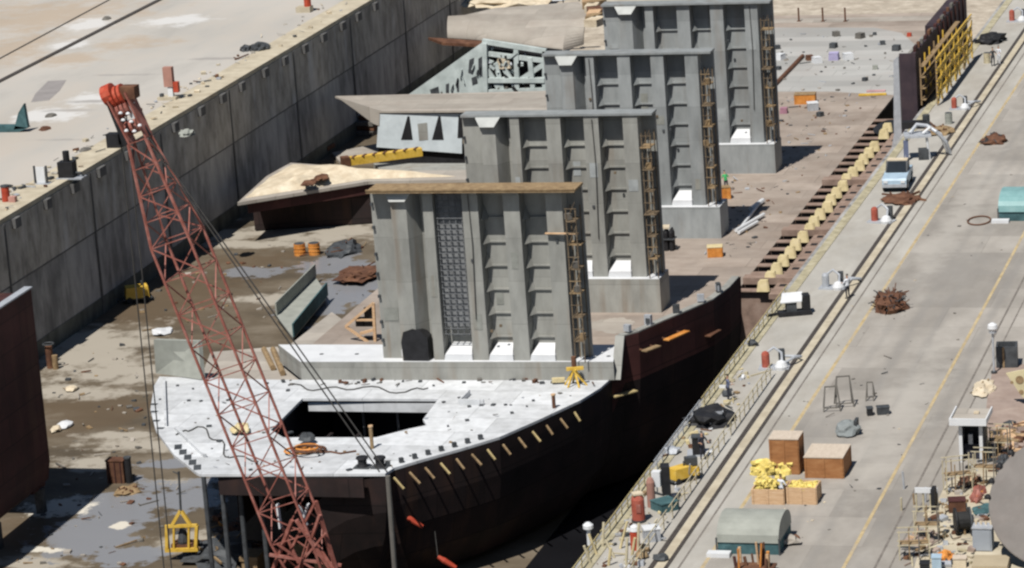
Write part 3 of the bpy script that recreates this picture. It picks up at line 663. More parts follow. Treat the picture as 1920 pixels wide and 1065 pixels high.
# third block: large beige curved shell, open egg-crate frame in front of it
zC = -6.0
def ln2(a, b, f): return (a[0] + (b[0] - a[0]) * f, a[1] + (b[1] - a[1]) * f)
c0 = at(960, 50, zC)
tC = thing('hull_block', 'large beige curved shell block with a square left end behind the third nearest bulkhead', 'ship block', (c0.x, c0.y, zF), 0, 'hull blocks lying by the left wall')
bk = [(840, 30), (871, 28), (928, 15), (1010, 9), (1084, 3), (1106, 22)]; ft = [(839, 71), (875, 73), (940, 79), (1000, 88), (1056, 95), (1094, 84)]
vs = []; vin = []; nn = 16
for i_, (b_, f_) in enumerate(zip(bk, ft)):
    dr = 1.9 + .2 * min(i_, 4)
    A_ = at(*b_, zC); B_ = at(*f_, zC - dr)
    O_ = Vector((A_.x, A_.y, zC - dr))
    for k_ in range(nn + 1):
        a_ = k_ / nn * math.pi / 2
        vs.append(Vector((A_.x + (B_.x - A_.x) * math.sin(a_), A_.y + (B_.y - A_.y) * math.sin(a_), zC - dr * (1 - math.cos(a_))))); vin.append(O_ + (vs[-1] - O_) * .93)
m_ = nn + 1; mb = MB(); mb.add(vs, [(i_ * m_ + k_, (i_ + 1) * m_ + k_, (i_ + 1) * m_ + k_ + 1, i_ * m_ + k_ + 1) for i_ in range(len(bk) - 1) for k_ in range(nn)])
mb.add(vin, [(i_ * m_ + k_, (i_ + 1) * m_ + k_, (i_ + 1) * m_ + k_ + 1, i_ * m_ + k_ + 1) for i_ in range(len(bk) - 1) for k_ in range(nn)])
n2 = len(vs); rim_ = [i_ * m_ + nn for i_ in range(len(bk))]; lft = list(range(m_)); rgt_ = [(len(bk) - 1) * m_ + k_ for k_ in range(m_)]
for seq in (rim_, lft, rgt_): mb.f += [[a_, b_, b_ + n2, a_ + n2] for a_, b_ in zip(seq, seq[1:])]; mb.mi += [0] * (len(seq) - 1)
mb.build('curved_shell', beige, tC)
q = [at(x, y, zC - 1.2) for x, y in ((803, 70), (830, 80), (905, 84), (905, 76))]
MB().prism(q, (0, 0, -.3)).build('lower_flange', rustb, tC)
zC = -6.9
# egg-crate frame block
eg = thing('frame_block', 'open grey steel frame block full of holes between two beige plates', 'ship block', at(930, 180, zF))
fy = at(940, 176, -8.0).y + 3
A = atY(908, 80, fy); B = atY(1024, 97, fy); C_ = atY(1024, 168, fy); D = atY(912, 172, fy)
E_ = atY(765, 179, fy + .2)
pale2 = mat('pale_green_primer', (.52, .58, .56), (.62, .68, .66), var=.18, scale=.8, stain=.3, stainscale=.6, staincol=(.26, .30, .29))
MB().prism([A + Vector((-.1, .9, 0)), B + Vector((1.5, .9, 0)), C_ + Vector((1.5, .9, 0)), D + Vector((-.1, .9, 0))], (0, .15, 0)).build('back_plate', black, eg)
def strut(p0, p1, w_): MB().bar(atY(*p0, fy), atY(*p1, fy), w_, .5).build('strut', pale2, eg)
for p0, p1, w_ in (((905, 77), (1024, 96), .5), ((910, 80), (912, 172), .9), ((1022, 96), (1022, 170), .5), ((968, 88), (970, 168), .45), ((910, 100), (1024, 114), .28), ((912, 150), (1022, 150), .7), ((912, 172), (1022, 168), .6), ((930, 118), (942, 168), .3), ((994, 108), (1000, 168), .5), ((940, 120), (965, 160), .3), ((975, 150), (1020, 120), .28), ((915, 130), (935, 165), .35)):
    strut(p0, p1, w_)
MB().blob(atY(945, 128, fy + .2), (.8, .4, 1.3), 4, .5).build('mesh_bundle', sand, eg)
for i_ in range(46):
    q_ = (U(915, 1018), U(92, 166)); e_ = (q_[0] + U(-14, 14), q_[1] + U(-14, 14))
    MB().bar(atY(*q_, fy + U(-.3, .7)), atY(*e_, fy + U(-.3, .7)), U(.1, .3), U(.1, .3)).build('strut', [pale2, silver, steelD, black, pale2][i_ % 5], eg)
for i_ in range(16):
    f_ = U(.05, .9); q_ = (lambda a, b, f: (a[0] + (b[0] - a[0]) * f, a[1] + (b[1] - a[1]) * f))((900, 100), (790, 172), f_); q_ = (q_[0] + U(0, 30), q_[1] + U(4, 20)); 
    if q_[1] < 174 and q_[0] < 906: MB().bar(atY(*q_, fy - .12), atY(q_[0] + U(-4, 4), q_[1] + U(5, 16), fy - .12), U(.1, .35), .1).build('stiffener', [darkM, pale2, steelD][i_ % 3], eg)
pl = [atY(x, y, fy) for x, y in ((906, 78), (911, 176), (762, 180))]
MB().prism(pl, (0, .25, 0)).build('sloping_side', pale2, eg)
for tri in (((880, 112), (889, 108), (887, 140), (878, 136)), ((897, 110), (905, 105), (906, 146), (897, 138)), ((884, 146), (894, 142), (896, 156), (886, 160)), ((806, 168), (822, 162), (824, 175), (808, 176)), ((836, 158), (842, 156), (842, 174), (836, 174)), ((856, 150), (860, 148), (861, 172), (857, 172))):
    v_ = [atY(x, y, fy) for x, y in tri]; MB().prism([Vector((v.x, fy - .03, v.z)) for v in v_], (0, .025, 0)).build('opening', darkM, eg)
# sand and debris on top of the third block, odd plates to its right
t = thing('sand_pile', 'pale yellow sand heap at the back of the large beige plate', 'sand', at(950, 8, zC))
p = at(955, 10, zC); MB().blob(p + Vector((0, 2, .1)), (5.2, 4.0, .9), 5, .35, 3, .1).build('heap', sand, t)
tag(MB().blob(at(900, 10, zC) + Vector((0, 3, 0)), (3.2, 4, .6), 6, .4, 3, .1).build('sand_pile', sand), 'smaller pale sand heap on the left back corner of the large beige plate', 'sand')
for k, (px, py, lab) in enumerate(((1040, 6, 'white pipe rack leftmost behind the large beige plate'), (1070, 3, 'white pipe rack rightmost behind the large beige plate'))):
    p = at(px, py, zC); t = thing('pipe_rack', lab, 'rack', p, 0, 'pipe racks behind the large beige plate')
    for i in range(3): MB().tube([p + Vector((-1.2, 0, .3 + i * .3)), p + Vector((1.2, .3, .3 + i * .3))], .12, 8).build('pipe', whitec, t)
    for sx in (-1, 1): MB().box(p + Vector((sx, .2, .55)), (.12, .12, 1.1)).build('post', darkM, t)
t = thing('timber_stack', 'brown and cream timber stack left of the farthest bulkhead', 'timber', at(1115, 45, zT))
for i in range(7):
    p = at(1112 + i * 1.5, 8 + i * 6.5, zT); MB().box(p + Vector((U(-.3, .3), 0, .4)), (U(1.2, 2.2), 2.6, .8), U(-.4, .4)).build('plank', [palewood, plank, sand, rustb][i % 4], t)
# ------------------------------------------------------------------ crane
CY = -55.0
def cb(px, py, dy=0.): return atY(px, py, CY + dy)
cr_ = thing('lattice_crane', 'red lattice boom crane standing on the dock floor in front of the ship', 'crane', Vector((cb(575, 1065).x, CY, zF)))
axisb = cb(556, 1000); axist = cb(332, 446)
dv = (axist - axisb).normalized(); sx = Vector((1, 0, .36)); sx = (sx - dv * sx.dot(dv)).normalized(); sy = dv.cross(sx).normalized()
if sy.y > 0: sy = -sy
def sect(c, w_, h_): return [c + sx * (i * w_ / 2) + sy * (j * h_ / 2) for i, j in ((-1, 1), (1, 1), (1, -1), (-1, -1))]
head = cb(250, 232)
Ws, Hs = 2.45, 2.3
L1 = (axist - axisb).length
secs = []
NB = 9
for i in range(NB + 1): secs.append(sect(axisb.lerp(axist, i / NB), Ws, Hs))
headc = cb(262, 262)
NT = 4
for i in range(1, NT + 1):
    f = i / NT; secs.append(sect(axist.lerp(headc, f), Ws + (1.15 - Ws) * f, Hs + (.9 - Hs) * f))
foot = axisb - dv * 5.5
low = [sect(foot, 1.0, .9), sect(axisb - dv * 2.6, 1.9, 1.7)] 
allsec = low + secs
for c_i in range(4):
    mb = MB()
    for a, b in zip(allsec, allsec[1:]): mb.bar(a[c_i], b[c_i], .125)
    mb.build('chord', cranered, cr_)
for c_i in range(4):
    mb = MB(); d2 = (c_i + 1) % 4
    for k, (a, b) in enumerate(zip(allsec, allsec[1:])):
        if k % 2: mb.bar(a[c_i], b[d2], .065)
        else: mb.bar(a[d2], b[c_i], .065)
        mb.bar(b[c_i], b[d2], .055)
    mb.build('lacing', cranered, cr_)
hp = secs[-1]; tipc = cb(222, 178)
hd = (tipc - headc).normalized(); hx = (sx - hd * sx.dot(hd)).normalized(); hy = hd.cross(hx).normalized()
mb = MB()
for s_ in (-1, 1):
    a = headc + hx * .55 * s_; b = tipc + hx * .6 * s_
    mb.prism([a + hy * .5, b + hy * .55, b - hy * .55, a - hy * .5], hx * .1)
mb.build('head_plate', cranered, cr_)
for k, (f, r_) in enumerate(((.98, .62), (.72, .5), (.3, .42))):
    c = headc.lerp(tipc, f)
    for o_ in (-.28, 0, .28): MB().tube([c + hx * (o_ - .09), c + hx * (o_ + .09)], r_, 14).build('sheave', redM if k == 0 else cranered, cr_)
MB().tube([cb(200, 180) - hx * .1, cb(200, 180) + hx * .5], .62, 12).build('head_block', redM, cr_)
MB().box(cb(243, 172), (.9, .8, .7)).build('head_block', rustb, cr_)
MB().bar(headc + hx * .7, tipc + hx * .2 + hy * .2, .14).bar(headc - hx * .9, tipc - hx * .7, .3, .3).build('cable_guide', black, cr_)
MB().bar(cb(237, 190), cb(252, 222), .32, .2).build('name_board', whitec, cr_)
MB().bar(cb(250, 192), cb(262, 226), .16, .1).build('name_board', whitec, cr_)
for px, py in ((226, 213), (240, 214), (231, 226), (246, 229), (262, 236), (237, 246), (252, 247)):
    MB().blob(cb(px, py, -.7), (.13, .13, .13), px, .1, 2).build('work_lamp', whitec, cr_)
MB().box(cb(214, 260), (.75, .6, .65)).build('counter_box', black, cr_)
mb = MB()
for o_ in (0, .45):
    mb.tube([headc + hx * .4 + Vector((o_ * .4, 0, 0)), cb(712, 885) + Vector((o_, .0, 0))], .045, 5)
mb.build('pendant_rope', cable, cr_)
mb = MB()
for px in (231, 252):
    p = cb(px, 300); mb.tube([Vector((cb(222 + (px - 231) * .7, 215).x, CY, cb(222, 215).z)), Vector((cb(222 + (px - 231) * .7, 215).x, CY, zF + 2.5))], .04, 5)
mb.build('hoist_rope', cable, cr_)
hx0 = cb(229, 215).x
hk = MB().box((hx0, CY, zF + 2.1), (.9, .4, .9)).tube([Vector((hx0, CY, zF + 1.7)), Vector((hx0 + .25, CY, zF + 1.3)), Vector((hx0, CY, zF + 1.0)), Vector((hx0 - .2, CY, zF + 1.1))], .1, 6)
hk.build('hook_block', yellow, cr_)
# mast, gantry and carrier
mt = cb(715, 888); mbm = MB()
mbm.tube([cb(727, 892), cb(742, 1095)], .15, 8); mbm.build('mast', steelD, cr_)
mb = MB()
for a, b, w_ in (((548, 975), (500, 1100), .2), ((556, 975), (650, 1110), .24), ((592, 940), (640, 1100), .2), ((592, 940), (520, 1080), .14), ((505, 1040), (640, 1060), .16), ((520, 1020), (620, 1090), .12), ((610, 1000), (530, 1095), .12), ((600, 965), (560, 1080), .16), ((640, 1090), (575, 990), .12)):
    mb.bar(cb(*a, -1.2), cb(*b, -.4), w_)
mb.build('gantry', cranered, cr_)
for a, b in (((520, 945), (526, 990)), ((560, 948), (575, 985)), ((578, 945), (568, 975))): MB().bar(cb(*a, .8), cb(*b, .8), .34, .1).build('back_plate', whitec, cr_)
cxm = cb(600, 1065)
MB().box((cxm.x, CY - 1, zF + 4.1), (4.6, 7, 3.0)).build('cab_house', cranered, cr_)
for s_ in (-1, 1): MB().box((cxm.x + s_ * 2.2, CY - 1, zF + .75), (1.2, 8, 1.5)).build('track', rubber, cr_)
MB().box((cxm.x, CY - 1, zF + 2.0), (3.2, 4, 1.1)).build('carbody', darkM, cr_)
# ------------------------------------------------------------------ left block, cage and dock floor things
pb_ = [at(86, 890, -12.0), at(96, 800, -12.0)]
hb_ = thing('hull_section', 'tall dark red curved hull section with pale top edge standing at the left border', 'ship block', at(60, 930, zF))
X1 = atX(82, 900, -52.3); 
Xp = -52.6
prof = [(Xp - .9, -11.6), (Xp - .25, -11.0), (Xp + .02, -9.6), (Xp, -2.9)]
Yn, Yf = -34.0, at(82, 880, -11.6).y
Yf = atX(58, 540, Xp).y
ztop = atX(58, 540, Xp).z
prof[-1] = (Xp, ztop)
th = .35
mb = MB()
cv = [(x, z) for x, z in prof] + [(x - th, z) for x, z in prof[::-1]]
mb.prism([Vector((x, Yn, z)) for x, z in cv], (0, Yf - Yn, 0)); mb.build('shell_panel', rust, hb_)
mb = MB().b2((Xp - 7.0, Yf - 2.5, -11.4), (Xp - .4, Yf - .3, ztop - .3)); mb.build('inner_web', rust, hb_)
MB().b2((Xp - .5, Yn, ztop + .002), (Xp + .12, Yf, ztop + .12)).build('top_edge', silver, hb_)
for yy in (Yf - 1.2, Yf - 9, Yf - 18): MB().b2((Xp - .8, yy - .3, zF), (Xp - .2, yy + .3, -11.35)).build('prop', darkM, hb_)
# yellow suspended cage below the deck corner
pc = at(340, 1042, zF + .4); cg = thing('lifting_cage', 'yellow steel lifting cage with a dark machine inside, hanging below the deck corner', 'cage', pc)
cy = pc.y
def cq(px, py): return atY(px, py, cy)
mb = MB()
for px in (313, 367): mb.bar(cq(px, 1030), cq(px + (2 if px > 340 else 0), 985), .22); 
mb.build('upright', yellow, cg)
MB().bar(cq(310, 987), cq(370, 985), .2).bar(cq(322, 986), cq(338, 958), .22).bar(cq(358, 986), cq(340, 958), .22).bar(cq(326, 1028), cq(326, 988), .14).bar(cq(354, 1028), cq(354, 988), .14).build('top_frame', yellow, cg)
MB().bar(cq(310, 1032), cq(372, 1030), .24).build('sill', yellow, cg)
MB().b2((cq(320, 1030).x, cy + .1, cq(330, 1030).z), (cq(362, 1030).x, cy + 1.3, cq(330, 1030).z + .3)).build('tray', rustb, cg)
MB().lathe(cq(340, 1026) + Vector((0, .5, 0)), [(.35, 0), (.42, .3), (.3, .9), (.18, 1.2)], 10).build('machine', darkM, cg)
MB().bar(cq(339, 958), cq(335, 884), .12).build('hanger', darkM, cg)
# things on the dock floor
def drum(px, py, z, m, label, group=None, r=.32, h=.95, name='drum', cat='drum'):
    p = at(px, py, z); t = thing(name, label, cat, p, 0, group)
    MB().lathe((0, 0, 0), [(r, 0), (r, .02), (r * .97, h * .32), (r * 1.05, h * .34), (r * .97, h * .36), (r * .97, h * .64), (r * 1.05, h * .66), (r * .97, h * .68), (r, h)], 16).build('body', m, t, local=True)
    MB().lathe((0, 0, h + .001), [(r * .92, 0), (r * .9, .03)], 16).build('lid', darkM if m is not black else silver, t, local=True); return t
drum(563, 478, zF, orange, 'left one of two orange floats beside the grey trough on the dock floor', 'orange drums on the dock floor', .55, 1.1)
drum(590, 477, zF, orange, 'right one of two orange floats, nearer to the dark scrap heap', 'orange drums on the dock floor', .55, 1.1)
def heap(px, py, z, rad, m, seed, label, cat='heap', name='scrap_heap', sticks=10, m2=None):
    p = at(px, py, z); t = thing(name, label, cat, p)
    MB().blob((0, 0, .0), rad, seed, .5, 3, .0, 2.2).build('mound', m, t, local=True)
    mb = MB()
    for i in range(sticks * 2):
        a = U(0, 6.28); q_ = Vector((math.cos(a) * rad[0] * U(.1, .8), math.sin(a) * rad[1] * U(.1, .8), rad[2] * U(.2, .7)))
        d = Vector((U(-1, 1), U(-1, 1), U(-.25, .35))).normalized() * U(.3, .7) * rad[0]
        mb.bar(q_, q_ + d, U(.03, .08) * (1 + rad[0] * .2), U(.05, .2))
    if sticks: mb.build('offcuts', m2 or rustb, t, local=True)
    return t
heap(645, 472, zF, (1.5, 2.2, .9), darkM, 3, 'dark scrap heap on the pale floor beside the nearest bulkhead')
heap(672, 515, zF + .35, (1.8, 3, .4), rustb, 9, 'reddish scrap strewn at the puddle left of the nearest bulkhead')
def machine(px, py, z, m, label, name='compressor', cat='machine', s=1., rz=0., m2=None):
    p = at(px, py, z); t = thing(name, label, cat, p, rz)
    MB().box((0, 0, .75 * s), (1.7 * s, 1.1 * s, .8 * s), taper=.92).build('housing', m, t, local=True)
    MB().box((0, 0, .3 * s), (2.1 * s, 1.0 * s, .12 * s)).build('chassis', darkM, t, local=True)
    for i in (-.6, .6):
        for j in (-.5, .5): MB().tube([(i * s, (j - .08) * s, .24 * s), (i * s, (j + .08) * s, .24 * s)], .24 * s, 10).build('wheel', rubber, t, local=True)
    MB().tube([(.4 * s, 0, 1.1 * s), (.4 * s, 0, 1.5 * s)], .07 * s, 6).build('exhaust', darkM, t, local=True)
    MB().bar((-1.0 * s, 0, .3 * s), (-1.9 * s, 0, .25 * s), .08 * s).build('tow_bar', m2 or darkM, t, local=True)
    return t
machine(258, 565, zF, yellow, 'yellow site machine beside the foot of the left dock wall', 'site_machine', s=1.25, rz=.5)
machine(1276, 903, 0, yellow, 'yellow compressor near the dock edge between the red tank and pale curb', s=.8, rz=.9)
# dark person-high valve stand by the wall
p = at(95, 690, zF); t = thing('valve_stand', 'brown and black valve stand at the wall foot beside the dark red panel', 'valve', p)
MB().cyl((0, 0, 0), .3, 1.9, 10).build('pipe', rustb, t, local=True); MB().cyl((.6, -.3, 0), .25, 1.2, 10).build('pipe', plank, t, local=True)
MB().ring((0, 0, 2.1), .45, .06).build('handwheel', darkM, t, local=True)
# rust box with post
p = at(222, 903, zF); t = thing('steel_bin', 'tall rusty brown steel bin on the wet floor beside a black post', 'bin', p)
MB().box((0, 0, .85), (1.35, .9, 1.7)).build('body', rustb, t, local=True)
for i in (-.45, 0, .45): MB().box((i, -.48, .85), (.08, .06, 1.6)).build('rib', rust, t, local=True)
MB().box((0, 0, 1.74), (1.45, 1.0, .08)).build('rim', rustb, t, local=True)
p = at(243, 905, zF); t = thing('bollard', 'black steel post standing close beside the rusty bin', 'post', p)
MB().cyl((0, 0, 0), .26, 1.9, 10).build('post', black, t, local=True); MB().cyl((0, 0, 1.9), .3, .12, 10).build('cap', darkM, t, local=True)
tag(heap(238, 922, zF, (.9, 1.2, .3), plank, 12, 'low yellow brown rubbish heap on the floor in front of the black post'), 'low yellow brown rubbish heap on the floor in front of the black post', 'heap')
heap(560, 1045, zF, (3.2, 4, .9), rustb, 14, 'rusty scrap heap in the dark under the hull behind the crane', sticks=30)
heap(420, 1040, zF, (2.6, 3, 1.0), darkM, 15, 'dark scrap heap in shadow right of the yellow lifting cage', sticks=24, m2=plank)
heap(470, 1000, zF, (2.2, 3, .8), rustb, 25, 'brown scrap heap in shadow between the shores and the crane', sticks=24, m2=darkM)
for px, py, sx_, lab, m in ((122, 800, .7, 'white rag bundle on the brown floor left of the white deck, upper one', whitec), (105, 808, .5, 'small pale rag bundle on the brown floor beside the white one', sand), (135, 732, .5, 'small cream block on the floor below the pale silt', sand), (305, 624, .9, 'white sheet lying on the dock floor behind the left hopper plate', whitec)):
    tag(MB().blob(at(px, py, zF) + Vector((0, 0, .1)), (sx_, sx_ * 1.4, .3), px, .4, 2).build('rag_bundle', m), lab, 'bundle')
# grey trough and plank platforms left of the nearest stool
q = [at(x, y, zF + 1.2) for x, y in ((516, 578), (590, 505), (612, 540), (548, 618))]
t = thing('steel_trough', 'long grey green steel trough lying on the dock floor left of the nearest bulkhead', 'trough', (sum(q, Vector()) / 4) - Vector((0, 0, 1.0)))
MB().prism([v - Vector((0, 0, .9)) for v in q], (0, 0, .25)).build('bottom', tentM, t)
for i, (a, b) in enumerate(((q[0], q[1]), (q[2], q[3]))):
    MB().prism([a - Vector((0, 0, .65)), b - Vector((0, 0, .65)), b + Vector((0, 0, .5)), a + Vector((0, 0, .5))], (.12, .0, 0)).build('side_wall', tentM if i == 0 else tealD, t)
q = [at(x, y, -6.2) for x, y in ((545, 645), (622, 585), (700, 640), (720, 646))]
tag(MB().prism(q, (0, 0, -.3)).build('plank_platform', beige), 'triangular planked platform behind the white shelf left of the nearest bulkhead', 'platform')
q = [at(x, y, zD - .35) for x, y in ((375, 712), (395, 660), (520, 650), (562, 712))]
tag(MB().prism(q, (0, 0, -.3)).build('plank_platform', beige), 'planked brown platform behind the white deck under the crane boom', 'platform')
for k, (a, b, lab) in enumerate((((512, 655), (530, 700), 'yellow brown pipe lying on the planked platform nearest the white shelf'), ((495, 655), (512, 690), 'yellow brown pipe lying on the planked platform nearer the crane boom'))):
    tag(MB().tube([at(*a, zD - .15), at(*b, zD - .15)], .22, 8).build('pipe', plank), lab, 'pipe', 'pipes on the planked platform')
t = thing('timber_trestle', 'brown triangular timber trestle against the left edge of the nearest bulkhead', 'frame', at(690, 640, zT))
fy_ = at(690, 640, zT).y
for a, b, w_ in (((648, 612), (700, 568), .2), ((648, 612), (702, 650), .18), ((700, 568), (704, 650), .2), ((668, 600), (702, 600), .14), ((676, 625), (702, 618), .2)): MB().bar(atY(*a, fy_), atY(*b, fy_), w_, w_).build('beam', palewood, t)
for px, py, w_ in ((693, 585, .8), (676, 603, .7), (693, 603, .9), (693, 640, .8)): MB().box(atY(px, py, fy_ + .4), (w_, .3, .7)).build('panel', black, t)
# ------------------------------------------------------------------ things on the white deck
p = at(1080, 722, zD); t = thing('trestle', 'orange yellow trestle with splayed legs at the right edge of the white deck', 'trestle', p)
for a in range(6): MB().bar((U(-.2, .2), U(-.2, .2), 1.15), (math.cos(a * 1.05) * .8, math.sin(a * 1.05) * .8, 0), .11).build('leg', yellow, t, local=True)
MB().box((0, 0, 1.2), (1.2, .3, .2), .3).build('top_beam', yellow, t, local=True); MB().cyl((-.1, .2, 1.3), .18, .7, 8).build('socket', rustb, t, local=True)
MB().box((-1.3, .2, .3), (.9, .3, .3), .2).build('foot_beam', paleyel, t, local=True)
p = at(575, 850, zD); t = thing('hose_pile', 'heap of brown hoses and rope on the white deck below the hatch', 'hose', p)
for i in range(6): MB().ring((U(-.6, .6), U(-.5, .5), .08 + i * .07), U(.5, .8), .08, 18, 5, 1.3).build('coil', rustb if i % 2 else orange, t, local=True)
MB().tube([(.9, 0, .08), (1.6, .25, .06), (2.4, -.1, .06), (3.3, .5, .06)], .07, 6).build('hose', rustb, t, local=True)
tag(MB().blob(at(572, 836, zD) + Vector((0, .5, .3)), (.55, .5, .55), 8, .4, 2).build('canvas_bag', darkM), 'dark canvas bag standing behind the brown hose heap on the white deck', 'bag')
tag(MB().blob(at(452, 812, zD) + Vector((0, 0, .2)), (.6, .8, .45), 3, .6, 3).build('rag_pile', paleyel), 'pale yellow rag pile on the white deck behind the red crane boom', 'rags')
for k, (px, lab) in enumerate(((680, 'left of two black bitts at the front edge of the white deck'), (713, 'right of two black bitts at the front right corner of the white deck'))):
    p = at(px, 876, zD); t = thing('bitt', lab, 'bitt', p, 0, 'black bitts on the deck edge')
    MB().lathe((0, 0, 0), [(.42, 0), (.36, .1), (.3, .25), (.3, .5), (.42, .62), (.38, .72)], 14).build('bollard', black, t, local=True)
    MB().box((0, 0, .03), (1.1, .9, .06)).build('base', darkM, t, local=True)
for k, (px, py, h_, lab) in enumerate(((698, 841, 1.5, 'brown wooden post on the deck strip in front of the hatch'), (1039, 765, .9, 'small rusty post near the right edge of the white deck'))):
    p = at(px, py, zD); t = thing('post', lab, 'post', p, 0, 'posts on the white deck')
    MB().cyl((0, 0, 0), .13, h_, 8).build('shaft', plank if k == 0 else rustb, t, local=True); MB().cyl((0, 0, h_), .17, .1, 8).build('cap', palewood, t, local=True)
# ------------------------------------------------------------------ things on the tank top
def crate(p, d, m, mt_, label, rz=0., group=None, fill=None, name='crate', slat=True):
    t = thing(name, label, 'crate', p, rz, group)
    x, y, z = d
    if fill is None:
        MB().box((0, 0, z / 2), (x, y, z)).build('body', m, t, local=True)
        MB().box((0, 0, z + .031), (x + .06, y + .06, .06)).build('lid', mt_, t, local=True)
    else:
        for sx_ in (-1, 1): MB().box((sx_ * (x / 2 - .04), 0, z / 2), (.08, y - .17, z)).build('side_panel', m, t, local=True)
        for sy_ in (-1, 1): MB().box((0, sy_ * (y / 2 - .04), z / 2), (x, .08, z)).build('end_panel', m, t, local=True)
        MB().box((0, 0, .06), (x - .2, y - .2, .1)).build('floor', m, t, local=True)
    if slat:
        for i in (-1, 0, 1): MB().box((i * (x / 2 - .07), -y / 2 - .02, z / 2), (.11, .035, z * .98)).build('batten', m, t, local=True)
        for i in (-1, 1): MB().box((x / 2 + .02, i * (y / 2 - .07), z / 2), (.035, .11, z * .98)).build('batten', m, t, local=True)
    return t
crate(at(1341, 480, zT), (1.2, 1.0, .8), orange, paleyel, 'orange crate with pale lid on the brown tank top before the third nearest stool', .2)
crate(at(1358, 372, zT), (1.0, .9, 1.0), orange, plank, 'orange brown crate at the right end of the third nearest stool', .4)
crate(at(1510, 193, zT), (2.0, 1.3, .9), orange, plank, 'wide orange crate alone on the far brown tank top', .1)
crate(at(1524, 206, zT), (1.0, 1.0, .7), silver, whitec, 'white box right beside the wide orange crate on the tank top', .3)
p = at(1250, 470, zT); t = thing('bottle_rack', 'black gas bottle rack with pale cover standing beside the third nearest stool', 'rack', p)
for i in range(3):
    for j in range(2): MB().lathe((-.45 + i * .45, j * .45, 0), [(.2, 0), (.2, 1.5), (.12, 1.7), (.07, 1.85)], 10).build('bottle', black, t, local=True)
MB().box((0, .2, 1.0), (1.5, 1.05, .08)).build('frame', darkM, t, local=True); MB().box((-.15, .2, 1.95), (.9, .9, .15), .2).build('cover', sand, t, local=True)
t = thing('pipe_bundle', 'white pipes and hoses piled on the tank top right of the third nearest stool', 'pipes', at(1405, 418, zT))
for a, b, r_ in (((1380, 432), (1432, 402), .16), ((1390, 425), (1425, 380), .12), ((1385, 436), (1420, 416), .14), ((1408, 392), (1430, 376), .22)): MB().tube([at(*a, zT + .25), at(*b, zT + .25)], r_, 8).build('pipe', whitec, t)
cl = [(1463, 112, whitec, 1.1, 'white box'), (1458, 92, darkM, .7, 'dark box'), (1532, 118, whitec, 1.1, 'white box'), (1590, 112, whitec, 1.2, 'white box'), (1564, 112, mat('lilac', (.36, .33, .50)), 1.3, 'lilac tarp box'), (1563, 90, darkM, .9, 'dark box'), (1681, 95, darkM, 1.0, 'dark box'), (1655, 84, darkM, .7, 'dark box'), (1640, 66, darkM, .5, 'dark box'), (1568, 68, steelD, .9, 'grey box'), (1613, 72, steelD, 1., 'grey box'), (1705, 68, redM, .6, 'red box'), (1518, 113, rustb, .9, 'rusty box'), (1641, 130, tentM, .7, 'green grey box'), (1470, 212, mat('mauve', (.33, .17, .22)), .9, 'mauve box'), (1538, 218, darkM, .7, 'dark box'), (1622, 152, darkM, .6, 'dark box'), (1460, 131, darkM, .6, 'dark box')]
pos = ['at the left end of the far grey plating', 'farthest left on the grey plating', 'at the head of the red pipe', 'right of the lilac box', 'in the middle of the far grey plating', 'behind the lilac box', 'near the right edge of the grey plating', 'behind the right dark box on grey plating', 'smallest near the far right of the plating', 'lying flat far behind the lilac box', 'lying flat right of the other grey one', 'at the far right edge of the plating', 'beside the red pipe', 'alone before the yellow planks', 'left of the orange crate, nearest the bulkhead', 'in front of the white box by the orange crate', 'alone left of the yellow planks', 'at the foot of the red pipe']
for (px, py, m, s_, lab), ps in zip(cl, pos):
    s_ *= .78; p = at(px, py, zT); t = thing('gear_box', (lab + ' ' + ps), 'box', p, U(-.6, .6), 'gear left on the far tank top')
    MB().box((0, 0, .35 * s_), (s_, s_ * 1.1, .7 * s_), taper=.9).build('body', m, t, local=True)
    MB().box((0, 0, .72 * s_), (s_ * .95, s_ * 1.0, .06), .05).build('lid', m, t, local=True)
tag(MB().tube([at(1452, 160, zT + .15), at(1505, 105, zT + .15)], .22, 8).build('pipe', rustb), 'long red brown pipe lying beside the farthest bulkhead', 'pipe')
for k, (a, b, lab, m) in enumerate((((1610, 178), (1662, 176), 'yellow planks lying at the front right of the far grey plating', yellow), ((1625, 171), (1660, 170), 'pink plank lying behind the yellow planks', mat('pink', (.5, .3, .3))))): tag(MB().bar(at(*a, zT + .1), at(*b, zT + .1), .5, .14).build('plank', m), lab, 'plank', 'planks on the far tank top')
for k, px in enumerate((1498, 1543, 1585)):
    p = at(px, 40, zT + .03); t = thing('stanchion', 'thin dark stanchion at the far end of the tank top, ' + ['leftmost', 'middle', 'rightmost'][k] + ' of three', 'post', p, 0, 'stanchions at the far end')
    MB().cyl((0, 0, 0), .1, 1.5, 6).build('pole', rustb, t, local=True); MB().box((0, 0, .03), (.4, .4, .06)).build('foot', rustb, t, local=True)
splat('rust_patch', 1150, 610, 45, 12, zT + .002, beige, 51)
